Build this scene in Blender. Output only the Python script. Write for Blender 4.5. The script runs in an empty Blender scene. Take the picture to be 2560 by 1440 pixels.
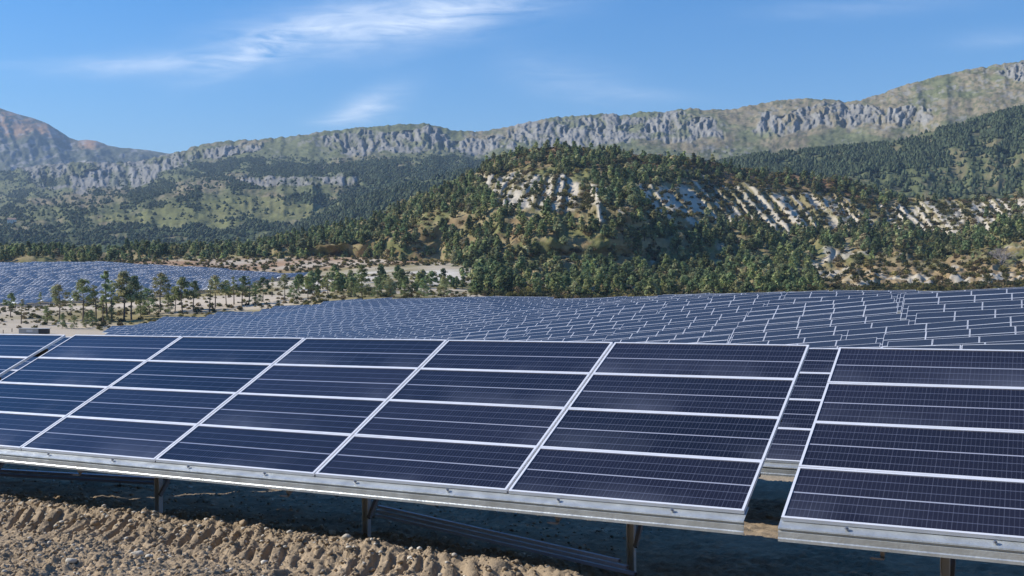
import bpy, bmesh, math, random
import numpy as np
from mathutils import Vector, Matrix, Euler
random.seed(7); RNG = np.random.default_rng(7)
R = math.radians
scene = bpy.context.scene
col = scene.collection

# ------------------------------------------------------------------ camera, sky, sun
S = 0.8                      # metres per survey unit (one panel is 3 x 1 units)
F = 2630.0                   # focal length in photo pixels
CZ = 3.7 * S                 # camera height above the bank
cam_d = bpy.data.cameras.new('camera'); cam = bpy.data.objects.new('camera', cam_d); col.objects.link(cam)
cam.location = (0, 0, CZ); cam.rotation_euler = (R(90), 0, 0)
cam_d.sensor_width = 36; cam_d.lens = 36 * F / 2560; cam_d.clip_start = 0.2; cam_d.clip_end = 40000
scene.camera = cam
scene.render.resolution_x = 1024; scene.render.resolution_y = 576
SUN = Vector((-0.83, 0.13, 0.56)).normalized()
EL = math.asin(SUN.z); AZ = math.atan2(SUN.x, SUN.y)
w = bpy.data.worlds.new('World'); scene.world = w; w.use_nodes = True
nt = w.node_tree; nt.nodes.clear()
def N(nt, t, **kw):
    n = nt.nodes.new(t)
    for k, v in kw.items():
        if k == 'ins':
            for a, b in v.items(): n.inputs[a].default_value = b
        else: setattr(n, k, v)
    return n
def math_n(nt, op, a, b=None, c=None, clamp=False):
    n = nt.nodes.new('ShaderNodeMath'); n.operation = op; n.use_clamp = clamp
    for i, v in enumerate((a, b, c)):
        if v is None: continue
        if isinstance(v, (int, float)): n.inputs[i].default_value = v
        else: nt.links.new(v, n.inputs[i])
    return n.outputs[0]
def mixc(nt, fac, a, b):
    n = nt.nodes.new('ShaderNodeMix'); n.data_type = 'RGBA'
    for s, v in ((n.inputs[0], fac), (n.inputs[6], a), (n.inputs[7], b)):
        if isinstance(v, (int, float)): s.default_value = v
        elif isinstance(v, tuple): s.default_value = (*v, 1) if len(v) == 3 else v
        else: nt.links.new(v, s)
    return n.outputs[2]
sky = N(nt, 'ShaderNodeTexSky', sky_type='NISHITA', sun_disc=False, sun_elevation=EL, sun_rotation=AZ,
        altitude=1200, air_density=1.35, dust_density=0.15, ozone_density=4.5)
# cirrus streaks laid out by sky direction (a tangent plane towards the view's north)
tc = N(nt, 'ShaderNodeTexCoord'); sp = N(nt, 'ShaderNodeSeparateXYZ'); nt.links.new(tc.outputs['Generated'], sp.inputs[0])
yy = math_n(nt, 'MAXIMUM', sp.outputs[1], 0.05)
U = math_n(nt, 'DIVIDE', sp.outputs[0], yy); V = math_n(nt, 'DIVIDE', sp.outputs[2], yy)
cmb = N(nt, 'ShaderNodeCombineXYZ'); nt.links.new(U, cmb.inputs[0]); nt.links.new(V, cmb.inputs[1])
def noise_uv(scale, rot, sx, sy, det=8, dist=0.0, off=(0, 0, 0), rough=.6):
    m = N(nt, 'ShaderNodeMapping'); m.inputs['Rotation'].default_value = (0, 0, rot); m.inputs['Scale'].default_value = (sx, sy, 1)
    m.inputs['Location'].default_value = off
    nt.links.new(cmb.outputs[0], m.inputs[0])
    t = N(nt, 'ShaderNodeTexNoise'); t.inputs['Scale'].default_value = scale; t.inputs['Detail'].default_value = det
    t.inputs['Distortion'].default_value = dist; t.inputs['Roughness'].default_value = rough
    nt.links.new(m.outputs[0], t.inputs[0]); return t.outputs[0]
warp = noise_uv(5, R(-15), 1, 2.2, 3, off=(3, 1, 0))
def streak(u0, v0, ang, lu, lv, amp, bend=0.0):
    c, s = math.cos(ang), math.sin(ang)
    du = math_n(nt, 'SUBTRACT', U, u0); dv = math_n(nt, 'SUBTRACT', V, v0)
    a = math_n(nt, 'ADD', math_n(nt, 'MULTIPLY', du, c), math_n(nt, 'MULTIPLY', dv, s))
    b = math_n(nt, 'SUBTRACT', math_n(nt, 'MULTIPLY', dv, c), math_n(nt, 'MULTIPLY', du, s))
    b = math_n(nt, 'ADD', b, math_n(nt, 'MULTIPLY', math_n(nt, 'SUBTRACT', warp, .5), lv * 1.6))
    b = math_n(nt, 'ADD', b, math_n(nt, 'MULTIPLY', math_n(nt, 'MULTIPLY', a, a), bend))
    r = math_n(nt, 'ADD', math_n(nt, 'POWER', math_n(nt, 'DIVIDE', math_n(nt, 'ABSOLUTE', a), lu), 2.0), math_n(nt, 'POWER', math_n(nt, 'DIVIDE', math_n(nt, 'ABSOLUTE', b), lv), 2.0))
    return math_n(nt, 'MULTIPLY', math_n(nt, 'EXPONENT', math_n(nt, 'MULTIPLY', r, -1.0)), amp)
def px(x, y): return (x - 1280) / F, (720 - y) / F
m = None
for (x, y, ang, lu, lv, amp, bd) in [(930, 62, 9, .135, .022, 1.25, 0), (640, 125, 20, .06, .012, .9, 0), (360, 160, 4, .075, .008, .7, 0),
        (930, 262, 24, .035, .015, 1.0, 0), (860, 295, 8, .03, .006, .6, 0), (1420, 200, -12, .06, .02, .33, 0), (1600, 235, -4, .05, .006, .25, 0),
        (2150, 20, 4, .09, .01, .25, 0), (100, 155, 2, .06, .005, .22, 0), (2500, 95, 5, .05, .008, .25, 0), (1180, 30, 12, .06, .016, .6, 0)]:
    u0, v0 = px(x, y); s_ = streak(u0, v0, R(ang), lu, lv, amp, bd)
    m = s_ if m is None else math_n(nt, 'ADD', m, s_)
fib = noise_uv(26, R(-18), .55, 3.2, 10, .8, rough=.62)
puff = noise_uv(9, R(-10), .8, 1.8, 6, .3, (1.3, 0, 0), rough=.6)
tx = math_n(nt, 'ADD', math_n(nt, 'MULTIPLY', fib, 1.7), math_n(nt, 'MULTIPLY', puff, 1.2))
tx = math_n(nt, 'SUBTRACT', tx, .95)
cl = math_n(nt, 'MULTIPLY', m, tx, clamp=True); cl = math_n(nt, 'MULTIPLY', cl, .66, clamp=True)
cl = math_n(nt, 'MULTIPLY', cl, math_n(nt, 'GREATER_THAN', sp.outputs[1], 0.06))
hs = N(nt, 'ShaderNodeHueSaturation', ins={'Hue': .508, 'Saturation': 1.40, 'Value': 1.30}); nt.links.new(sky.outputs[0], hs.inputs['Color'])
skc = mixc(nt, cl, hs.outputs[0], (10.5, 11.3, 12.4))
bg = N(nt, 'ShaderNodeBackground'); bg.inputs['Strength'].default_value = 0.085
nt.links.new(skc, bg.inputs[0]); wo = N(nt, 'ShaderNodeOutputWorld'); nt.links.new(bg.outputs[0], wo.inputs[0])
sd = bpy.data.lights.new('sun', 'SUN'); sd.energy = 5.0; sd.angle = R(0.53); sd.color = (1.0, 0.93, 0.82)
so = bpy.data.objects.new('sun', sd); col.objects.link(so); so.rotation_euler = SUN.to_track_quat('Z', 'Y').to_euler(); so.location = (-40, 0, 60)
scene.view_settings.view_transform = 'Standard'; scene.view_settings.look = 'None'
scene.view_settings.exposure = 0.50; scene.view_settings.gamma = 1.0
scene.render.engine = 'CYCLES'
scene.cycles.max_bounces = 6; scene.cycles.volume_bounces = 0; scene.cycles.volume_max_steps = 64

# ------------------------------------------------------------------ helpers
def tag(o, label=None, cat=None, group=None, kind=None):
    if label: o['label'] = label
    if cat: o['category'] = cat
    if group: o['group'] = group
    if kind: o['kind'] = kind
    return o
def _hash(ix, iy, seed):
    h = (ix.astype(np.int64) * 374761393 + iy.astype(np.int64) * 668265263 + seed * 1442695041) & 0xffffffff
    h = ((h ^ (h >> 13)) * 1274126177) & 0xffffffff
    h = (h ^ (h >> 16)) & 0xffff
    return h / 65535.0
def vnoise(x, y, seed=0):
    x = np.asarray(x, float); y = np.asarray(y, float)
    ix = np.floor(x); iy = np.floor(y); fx = x - ix; fy = y - iy
    fx = fx * fx * (3 - 2 * fx); fy = fy * fy * (3 - 2 * fy)
    a = _hash(ix, iy, seed); b = _hash(ix + 1, iy, seed); c = _hash(ix, iy + 1, seed); d = _hash(ix + 1, iy + 1, seed)
    return (a * (1 - fx) + b * fx) * (1 - fy) + (c * (1 - fx) + d * fx) * fy
def fbm(x, y, seed=0, octv=5, g=.5):
    s = 0; a = 1; t = 0
    for o in range(octv):
        s = s + a * vnoise(x, y, seed + o * 17); t += a; a *= g; x = x * 2.03 + 11.3; y = y * 2.03 + 5.7
    return s / t
def sstep(a, b, x): t = np.clip((np.asarray(x) - a) / (b - a), 0, 1); return t * t * (3 - 2 * t)
def grid_mesh(name, P, mat=None, cols=None, smooth=True):
    """P: (n,m,3) vertex grid"""
    n, m_, _ = P.shape
    me = bpy.data.meshes.new(name); idx = np.arange(n * m_).reshape(n, m_)
    q = np.stack([idx[:-1, :-1], idx[:-1, 1:], idx[1:, 1:], idx[1:, :-1]], -1).reshape(-1, 4)
    fast_mesh(me, P.reshape(-1, 3), q)
    if smooth: me.polygons.foreach_set('use_smooth', np.ones(len(q), bool))
    if cols is not None: add_cols(me, cols.reshape(-1, 3))
    o = bpy.data.objects.new(name, me); col.objects.link(o)
    if mat: me.materials.append(mat)
    return o
def fast_mesh(me, V, q):
    k = q.shape[1]
    me.vertices.add(len(V)); me.vertices.foreach_set('co', np.ascontiguousarray(V, np.float32).ravel())
    me.loops.add(q.size); me.loops.foreach_set('vertex_index', q.astype(np.int32).ravel())
    me.polygons.add(len(q)); me.polygons.foreach_set('loop_start', np.arange(0, q.size, k, dtype=np.int32))
    me.update(calc_edges=True); me.validate()
def add_cols(me, c):
    a = me.color_attributes.new('Col', 'FLOAT_COLOR', 'POINT')
    a.data.foreach_set('color', np.c_[c, np.ones(len(c))].astype(np.float32).ravel())
def mat_new(name):
    m = bpy.data.materials.new(name); m.use_nodes = True; return m, m.node_tree, m.node_tree.nodes['Principled BSDF']
def mat_simple(name, c, rough=.6, metal=0.0, var=.0, scale=20, bump=0, bscale=60, spec=.5):
    m, t, b = mat_new(name)
    b.inputs['Roughness'].default_value = rough; b.inputs['Metallic'].default_value = metal; b.inputs['Specular IOR Level'].default_value = spec
    b.inputs['Base Color'].default_value = (*c, 1)
    if var or bump:
        tcn = N(t, 'ShaderNodeTexCoord')
    if var:
        n = N(t, 'ShaderNodeTexNoise'); n.inputs['Scale'].default_value = scale; n.inputs['Detail'].default_value = 6
        t.links.new(tcn.outputs['Object'], n.inputs[0])
        lo = tuple(max(0, v * (1 - var)) for v in c); hi = tuple(min(1, v * (1 + var)) for v in c)
        t.links.new(mixc(t, n.outputs[0], lo, hi), b.inputs['Base Color'])
        t.links.new(math_n(t, 'ADD', math_n(t, 'MULTIPLY', n.outputs[0], .3), rough - .15), b.inputs['Roughness'])
    if bump:
        n = N(t, 'ShaderNodeTexNoise'); n.inputs['Scale'].default_value = bscale; n.inputs['Detail'].default_value = 5
        t.links.new(tcn.outputs['Object'], n.inputs[0])
        bp = N(t, 'ShaderNodeBump'); bp.inputs['Strength'].default_value = bump; bp.inputs['Distance'].default_value = .02
        t.links.new(n.outputs[0], bp.inputs['Height']); t.links.new(bp.outputs[0], b.inputs['Normal'])
    return m
def mat_col(name, rough=.95, fine=(60, .35), bump=None, spec=.1, fine2=None, transl=0):
    """attribute colour times fine procedural variation (world metres)"""
    m, t, b = mat_new(name)
    at = N(t, 'ShaderNodeAttribute', attribute_name='Col'); tcn = N(t, 'ShaderNodeTexCoord')
    c = at.outputs['Color']
    for f_ in (fine, fine2):
        if f_ is None: continue
        n = N(t, 'ShaderNodeTexNoise'); n.inputs['Scale'].default_value = f_[0]; n.inputs['Detail'].default_value = 5; n.inputs['Roughness'].default_value = .65
        t.links.new(tcn.outputs['Object'], n.inputs[0])
        k = math_n(t, 'ADD', math_n(t, 'MULTIPLY', math_n(t, 'SUBTRACT', n.outputs[0], .5), 2.6 * f_[1]), 1.0)
        vm = N(t, 'ShaderNodeVectorMath', operation='SCALE'); t.links.new(c, vm.inputs[0]); t.links.new(k, vm.inputs['Scale']); c = vm.outputs[0]
    t.links.new(c, b.inputs['Base Color'])
    b.inputs['Roughness'].default_value = rough; b.inputs['Specular IOR Level'].default_value = spec
    if bump:
        n = N(t, 'ShaderNodeTexNoise'); n.inputs['Scale'].default_value = bump[0]; n.inputs['Detail'].default_value = 6
        t.links.new(tcn.outputs['Object'], n.inputs[0])
        bp = N(t, 'ShaderNodeBump'); bp.inputs['Strength'].default_value = bump[1]; bp.inputs['Distance'].default_value = bump[2]
        t.links.new(n.outputs[0], bp.inputs['Height']); t.links.new(bp.outputs[0], b.inputs['Normal'])
    return m
AX = np.array([.889, -.458]); AX /= np.linalg.norm(AX); PX = np.array([-AX[1], AX[0]])   # along the rows / away from camera
L0 = np.array([-4.04, 15.2])                                                               # middle of the front table's lower edge (units)
def ab2xz(a, b): return L0[0] + a * AX[0] + b * PX[0], L0[1] + a * AX[1] + b * PX[1]
def xz2ab(x, z): return (x - L0[0]) * AX[0] + (z - L0[1]) * AX[1], (x - L0[0]) * PX[0] + (z - L0[1]) * PX[1]

# ------------------------------------------------------------------ terrain height (survey units)
def P3(px_, py_, z): return ((px_ - 1280) / F * z, z, -(py_ - 720) / F * z)
ctl = []
for (x, y, z) in [(2330,867,68),(2400,716,99),(2350,790,83),(1960,855,85),(2070,772,104),(1930,740,125),(1640,855,101),(1490,825,127),(1560,778,133),
        (1530,755,187),(1530,742,202),(1220,845,132),(1160,817,180),(1130,794,209),(1130,768,235),(1100,746,267),(1030,845,158),(860,820,230),
        (770,812,250),(780,770,320),(830,757,310),(440,830,269),(330,808,320),(470,790,330),(1280,742,250),(1750,735,160),(2540,716,96),(1900,731,142),(1700,733,175),(2160,725,120)]:
    X, Z, H = P3(x, y, z); ctl.append((X, Z, H - 2.85))
for a in (-70, -40, -20, 0, 20, 40, 70):
    for b, h in ((-25, -3.7), (-8, -3.7), (0, -3.7), (6, -4.07)):
        X, Z = ab2xz(a, b); ctl.append((X, Z, h + .0107 * np.clip(a, -25, 25)))
ctl += [(10, 45, -5.6), (25, 42, -5.0), (-20, 60, -7.5), (-55, 100, -11), (-100, 190, -14.2), (60, 60, -4.9), (75, 95, -3.3), (110, 100, -3.0),
        (46, 112, -3.6), (62, 165, -6), (90, 260, -7), (35, 260, -7), (0, 330, -6.5), (-40, 60, -8), (-90, 60, -8)]
for (x, y, z) in [(100, 840, 290), (-100, 835, 300), (0, 800, 345), (0, 772, 395), (200, 800, 355), (200, 768, 400), (380, 800, 345), (500, 780, 360), (500, 750, 400), (700, 757, 370), (700, 738, 410),
        (900, 747, 350), (900, 728, 410), (1150, 728, 420), (1500, 727, 450), (1900, 722, 450), (2400, 712, 450), (2800, 700, 450), (1000, 705, 450), (-300, 775, 395)]:
    ctl.append(P3(x, y, z))
for (x, y, z) in [(0, 668, 600), (-250, 668, 620), (250, 665, 600), (450, 674, 590), (600, 684, 570), (730, 694, 545), (0, 772, 422), (300, 757, 425), (470, 742, 430), (650, 722, 450), (100, 718, 500), (400, 705, 500),
        (560, 634, 700), (760, 634, 700), (950, 636, 700), (1100, 645, 640), (1180, 665, 560), (300, 655, 660), (900, 672, 560), (1050, 690, 500), (820, 700, 470), (560, 664, 620), (0, 655, 760), (-300, 650, 780),
        (600, 645, 850), (1000, 645, 850), (1500, 690, 600), (2300, 690, 600), (1500, 650, 900), (2300, 650, 900)]:
    X, Z, H = P3(x, y, z); ctl.append((X, Z, H))
ctl = np.array(ctl, float)
def tps(r): r = np.maximum(r, 1e-6); return r * r * np.log(r)
_sc = 100.0
_c = ctl[:, :2] / _sc
_n = len(ctl); _A = np.zeros((_n + 3, _n + 3))
_A[:_n, :_n] = tps(np.hypot(_c[:, None, 0] - _c[None, :, 0], _c[:, None, 1] - _c[None, :, 1])) + np.eye(_n) * .006
_A[:_n, _n] = 1; _A[:_n, _n + 1:] = _c; _A[_n, :_n] = 1; _A[_n + 1:, :_n] = _c.T
_w = np.linalg.solve(_A, np.r_[ctl[:, 2], 0, 0, 0])
def ground_u(x, z):
    sh = np.shape(x); x = np.ravel(np.asarray(x, float)); z = np.ravel(np.asarray(z, float))
    xc = np.clip(x, -330, 420); zc = np.clip(z, -20, 880); out = np.empty(len(x))
    for i in range(0, len(x), 60000):
        s = slice(i, i + 60000); X = xc[s] / _sc; Z = zc[s] / _sc
        K = tps(np.hypot(X[:, None] - _c[None, :, 0], Z[:, None] - _c[None, :, 1]))
        out[s] = K @ _w[:_n] + _w[_n] + X * _w[_n + 1] + Z * _w[_n + 2]
    # flat working platform around the front rows
    a, b = xz2ab(x, z)
    flat = -3.7 + .0107 * np.clip(a, -25, 25) - .37 * np.clip(b, 0, 8) / 6
    wgt = sstep(14, 9, b) * sstep(60, 30, np.abs(a))
    out = out * (1 - wgt) + flat * wgt
    return out.reshape(sh)
def gz(x, z): return float(ground_u(np.array([x]), np.array([z]))[0])
def W(x, z, h): return (x * S, z * S, h * S + CZ)

# ------------------------------------------------------------------ the ground: one sheet out past the mountains
def axis(lo, hi, step, far_lo, far_hi, g=1.05, cap=60, hi2=None, step2=None):
    mid = list(np.arange(lo, hi, step)); d = step
    if hi2: mid += list(np.arange(mid[-1] + step2, hi2, step2)); d = step2
    up = [mid[-1]]
    while up[-1] < far_hi: d = min(d * g, max(cap, abs(up[-1]) * .03)); up.append(up[-1] + d)
    dn = [mid[0]]; d = step
    while dn[-1] > far_lo: d = min(d * g, max(cap, abs(dn[-1]) * .03)); dn.append(dn[-1] - d)
    return np.array(dn[1:][::-1] + mid + up[1:])
ga = axis(-12.5, 3.6, .020, -9000, 9000, 1.045, 7, 9, .04); gb = axis(-3.1, 1.3, .019, -9000, 9000, 1.05, 5, 8.2, .05)
A_, B_ = np.meshgrid(ga, gb, indexing='ij')
GX, GZ = ab2xz(A_, B_)
far_ = np.hypot(GX, GZ)
H_ = ground_u(GX, GZ)
H_ = np.where(far_ > 900, H_ * sstep(2200, 900, far_), H_)
H_ = H_ + .78 * np.clip(-GZ - 9, 0, 95) * sstep(-2, -16, GZ) + np.where(GZ < -20, 6 * (fbm(GX * .05, GZ * .05, 79, 4) - .5), 0)  # unseen slope added behind the camera to cut low sky light under the tables
near = sstep(16, 9, B_) * sstep(-30, -14, B_) * sstep(40, 22, np.abs(A_))
# clods, track ruts and a pushed-up berm along the foot of the front tables
clod = fbm(A_ * 3.6, B_ * 3.6, 3, 4, .55); wob = fbm(A_ * .5, B_ * .5, 33, 3) - .5
wa = A_ + .12 * (fbm(A_ * 6, B_ * 6, 71, 2) - .5); wb = B_ + .12 * (fbm(A_ * 6, B_ * 6, 72, 2) - .5)
def cells(f_, seed, thr):      # rounded clods: bumps with sharp creases between them
    n_ = np.abs(2 * fbm(wa * f_, wb * f_, seed, 2, .5) - 1); return 1 - np.sqrt(np.clip(n_ * 2.2, 0, 1)) if thr < 0 else np.sqrt(np.clip(n_ * 2.2, 0, 1))
c1, c2, c3 = cells(5.5, 9, 1), cells(12, 10, 1), cells(24, 11, 1)
patch = sstep(.38, .62, fbm(A_ * .9, B_ * 1.1, 5, 3))
bc = -.02 + .5 * wob
onb = np.exp(-((B_ - bc + .05) / .55) ** 2)
rough = .10 * (clod - .5) + (.06 * c1 + .07 * c2) * (.25 + .75 * np.clip(patch + onb, 0, 1)) + .036 * c3 + .012 * (fbm(A_ * 45, B_ * 45, 21, 2) - .5)
rough *= (1 - .35 * sstep(.9, 2.2, B_))
berm = .20 * np.exp(-((B_ - bc) / .36) ** 2) * (1 + .7 * (fbm(A_ * 2.3, B_ * 1.2, 8, 3) - .5))
tread = .5 + .5 * np.sin(2 * np.pi * (A_ * 3.7 + (B_ - bc) * 1.1 + 1.5 * (fbm(A_ * .8, B_ * .8, 41, 3) - .5)))
tmask = np.exp(-((B_ - bc + .40) / .27) ** 4) * sstep(-5.0, -3.9, A_) * sstep(.40, .56, fbm(A_ * .9, B_ * .9 + 4, 61, 3))
rut = -.05 * np.exp(-((B_ - bc + 1.05) / .35) ** 2) + .05 * np.exp(-((B_ + 1.7 - bc) / .3) ** 2)
Hn = rough * (1 - .62 * tmask) - .05 + berm * sstep(9, 3, A_) + tmask * (.10 * sstep(.1, .6, tread) * (.6 + .8 * fbm(A_ * 5, B_ * 5, 62, 2)) - .03) + rut
H_ = H_ + near * Hn + (1 - near) * .5 * (fbm(GX * .12, GZ * .12, 77, 4) - .5) * sstep(9, 30, far_)
# colour
n1 = fbm(GX * .05, GZ * .05, 101, 5); n2 = fbm(GX * .4, GZ * .4, 111, 4); n3 = fbm(A_ * 2.2, B_ * 2.2, 121, 4)[..., None]
n1b = fbm(GX * .018, GZ * .03, 131, 5)
C = np.zeros(GX.shape + (3,))
def V3(*c): return np.array(c)
dirt = V3(.32, .25, .17) * (.82 + .36 * n3) * (1 - .10 * sstep(.5, .8, clod))[..., None]
dirt = dirt * (1 + .25 * sstep(.62, .75, fbm(A_ * 7, B_ * 7, 141, 2)))[..., None]
bare = V3(.50, .425, .325) * (.8 + .4 * n2)[..., None]; grass = V3(.27, .225, .105) * (.7 + .6 * n2)[..., None]
scrub = V3(.15, .145, .065) * (.6 + .8 * n2)[..., None]; white = V3(.62, .57, .49) * (.85 + .3 * n2)[..., None]; rust = V3(.27, .17, .10) * (.7 + .6 * n2)[..., None]
def mx(a, b, m_): return a * (1 - m_[..., None]) + b * m_[..., None]
C = mx(grass, bare, sstep(.45, .6, n1)); C = mx(C, scrub, sstep(.56, .66, n2) * .8)
gpx = 1280 + GX / np.maximum(GZ, 1) * F
valley = sstep(300, 330, GZ) * sstep(470, 440, GZ) * sstep(800, 700, gpx)
C = mx(C, mx(bare, grass, sstep(.5, .64, n1b)), valley)
track = np.exp(-((GZ - 398 + .00009 * (gpx - 300) ** 2) / 10) ** 2) * sstep(900, 700, gpx)
C = mx(C, bare * 1.08, np.clip(track, 0, 1)); lowtrack = sstep(335, 318, GZ) * sstep(240, 270, GZ) * sstep(560, 380, gpx)
C = mx(C, bare, lowtrack)
bank = sstep(560, 600, GZ) * sstep(1250, 1000, gpx) * sstep(150, 260, gpx)
bk = mx(mx(rust * 1.25, bare, sstep(.42, .58, n1)), grass * 1.05, sstep(645, 680, GZ + 30 * (n1 - .5)))
C = mx(C, bk, bank)
ero = sstep(.42, .6, fbm(GX * .06, GZ * .035, 151, 4)) * sstep(680, 740, gpx) * sstep(1250, 1150, gpx) * sstep(410, 430, GZ) * sstep(560, 520, GZ)
C = mx(C, white, ero)
ero2 = sstep(.5, .62, fbm(GX * .05, GZ * .05, 161, 4)) * sstep(1300, 1500, gpx) * sstep(420, 445, GZ)
C = mx(C, bare, ero2 * .9)
C = mx(C, scrub * .55, sstep(-8, -13, GZ)); C = mx(C, dirt, near * sstep(-12, -6, GZ)); C = mx(C, bare * .72, (1 - near) * sstep(200, 150, GZ) * sstep(4, 10, B_))
m_ground = mat_col('soil', .95, (9, .22), (55, .5, .02), .08, (60, .25))
P = np.stack([GX * S, GZ * S, H_ * S + CZ], -1)
ground = grid_mesh('ground', P, m_ground, C); tag(ground, kind='structure')
del P, C, dirt, bare, grass, scrub, white, rust, bk

# ------------------------------------------------------------------ hills and mountains as real relief
def relief(cols_, pxs, sub, smooth_px=3):
    """cols_: [(px, [(z, y) ...])]; returns grids of z, H with the profile knots interpolated along the slope"""
    K = len(cols_[0][1]); xs = [c[0] for c in cols_]
    zk = np.array([np.interp(pxs, xs, [c[1][k][0] for c in cols_]) for k in range(K)])
    yk = np.array([np.interp(pxs, xs, [c[1][k][1] for c in cols_]) for k in range(K)])
    t = np.concatenate([np.linspace(k, k + 1, sub[k], endpoint=False) for k in range(K - 1)] + [[K - 1]])
    k0 = np.clip(t.astype(int), 0, K - 2); f = (t - k0)[:, None]
    return (zk[k0] * (1 - f) + zk[k0 + 1] * f), (yk[k0] * (1 - f) + yk[k0 + 1] * f), t
def inpoly(x, y, pts):
    r = np.zeros(np.shape(x), bool); n = len(pts)
    for i in range(n):
        x1, y1 = pts[i]; x2, y2 = pts[(i + 1) % n]
        if y1 == y2: continue
        c = ((y1 > y) != (y2 > y)) & (x < (x2 - x1) * (y - y1) / (y2 - y1) + x1); r ^= c
    return r
def build_sheet(name, pxs, Z, Y, dH, dZ, colr, mat):
    Zd = Z + dZ; X = (pxs[None, :] - 1280) / F * Zd; H = -(Y - 720) / F * Z + dH
    P = np.stack([X * S, Zd * S, H * S + CZ], -1)
    o = grid_mesh(name, P, mat, colr); tag(o, kind='structure'); return o, P
m_rock = mat_col('mountain_surface', 1.0, (.045, .30), (.08, .7, 3.0), .02, (.25, .25))
m_hill = mat_col('hill_surface', 1.0, (.25, .25), (.5, .5, .5), .03, (1.5, .22))

# --- main mountain range on the right and middle
def mrow(px_, yr, zr, ymid):
    return (px_, [(1150, 668), (1500, 640 if px_ < 1000 else 600), (1900, 0.55 * 620 + .45 * ymid), (2300 if zr > 2700 else 1950, ymid), (zr * .93, yr + .38 * (ymid - yr)), (zr, yr), (zr * 1.08, yr + 8), (zr * 1.4, yr + 120)])
rid = [(-500, 480), (-200, 455), (0, 432), (70, 418), (150, 408), (220, 404), (290, 408), (340, 404), (400, 391), (430, 384), (470, 372), (500, 364), (540, 356), (600, 352), (650, 348), (720, 343), (760, 338), (800, 330), (850, 324), (900, 318), (980, 311), (1060, 306), (1090, 312),
       (1130, 325), (1200, 328), (1240, 322), (1300, 310), (1350, 298), (1400, 291), (1450, 288), (1500, 284), (1560, 285), (1600, 280), (1660, 280), (1720, 271), (1760, 276), (1850, 270), (1900, 260), (1950, 252), (2030, 246), (2080, 251), (2110, 255),
       (2150, 250), (2200, 236), (2250, 215), (2300, 203), (2350, 190), (2400, 180), (2450, 170), (2500, 163), (2560, 150), (2700, 120), (2900, 100)]
mp = np.arange(-500, 2900, 2.6)
cols_ = []
for x, y in rid:
    zr = np.interp(x, [-500, 300, 1000, 1700, 2560, 2900], [4300, 4200, 3700, 3200, 2500, 2300]); ym = np.interp(x, [-500, 0, 500, 1200, 1900, 2560, 2900], [560, 545, 480, 440, 400, 350, 330])
    cols_.append(mrow(x, y, zr, ym))
MZ, MY, Mt = relief(cols_, mp, [8, 30, 40, 55, 130, 12, 6])
PXg = np.broadcast_to(mp[None], MZ.shape)
wx = PXg + 46 * (fbm(PXg / 90, MY / 45, 201, 4) - .5) * 2; wy = MY + 20 * (fbm(PXg / 70, MY / 35, 211, 4) - .5) * 2
def pm(*polys):
    r = np.zeros(MZ.shape, bool)
    for p in polys: r |= inpoly(wx, wy, p)
    return r.astype(float)
def blur(a, n=2):
    for _ in range(n):
        a = (np.roll(a, 1, 0) + a + np.roll(a, -1, 0)) / 3; a = (np.roll(a, 1, 1) + a + np.roll(a, -1, 1)) / 3
    return a
cliff = blur(pm([(40, 405), (220, 395), (330, 400), (420, 378), (490, 368), (470, 395), (420, 425), (380, 450), (330, 470), (200, 478), (70, 466)],
    [(560, 362), (640, 355), (640, 380), (560, 390), (480, 392), (480, 375)],
    [(800, 345), (900, 325), (1060, 318), (1140, 345), (1200, 345), (1250, 330), (1300, 380), (1150, 385), (1020, 392), (930, 385), (820, 372)],
    [(1270, 318), (1400, 298), (1560, 290), (1720, 276), (1760, 310), (1740, 350), (1600, 355), (1480, 362), (1380, 365), (1280, 355)],
    [(1680, 300), (1790, 300), (1830, 345), (1720, 362)],
    [(1890, 290), (1960, 280), (2100, 262), (2180, 270), (2330, 285), (2320, 318), (2180, 318), (2050, 318), (1920, 335), (1860, 325)],
    [(2490, 185), (2560, 150), (2900, 110), (2900, 220), (2560, 215)], [(600, 440), (880, 440), (900, 462), (640, 470)]), 1)
cliff0 = cliff.copy()
cliff = cliff * np.clip(.12 + sstep(.33, .50, fbm(PXg / 38, MY / 20, 205, 4)), 0, 1)
wood = pm([(430, 400), (620, 400), (800, 415), (1000, 405), (1240, 395), (1250, 470), (1100, 480), (1000, 520), (860, 530), (840, 480), (900, 455), (640, 435), (540, 428)],
    [(520, 452), (640, 455), (700, 475), (600, 482)], [(360, 500), (520, 470), (470, 500), (330, 540)],
    [(-100, 590), (120, 585), (330, 560), (500, 575), (650, 560), (860, 552), (1100, 560), (1100, 680), (-100, 680)],
    [(260, 510), (420, 450), (440, 462), (300, 525)], [(700, 492), (850, 500), (840, 520), (720, 512)])
dens = fbm(PXg / 60, MY / 22, 221, 5); spots = fbm(PXg / 13, MY / 7, 231, 3)
woodm = np.clip(wood * sstep(.30, .46, dens) + sstep(.57, .66, dens) * sstep(395, 430, MY) * .5, 0, 1)
relv = fbm(PXg / 130, MY / 60, 241, 5) - .5
flute = 1 - np.abs(2 * fbm(PXg / 19 + 1.6 * fbm(PXg / 45, MY / 18, 255, 3), MY / 40, 251, 4) - 1); blocky = fbm(PXg / 7 + .8 * fbm(PXg / 30, MY / 12, 262, 2), MY / 17, 261, 4)
sc = MZ / 2600
fade = sstep(0, 1.0, Mt)[:, None] * (1 - sstep(6, 7, Mt)[:, None])
small = fbm(PXg / 16, MY / 8, 271, 4) - .5
gul = 1 - np.abs(2 * fbm(PXg / 75, MY / 240, 275, 4) - 1)
topfade = 1 - .75 * sstep(4.55, 4.95, Mt)[:, None]
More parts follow.
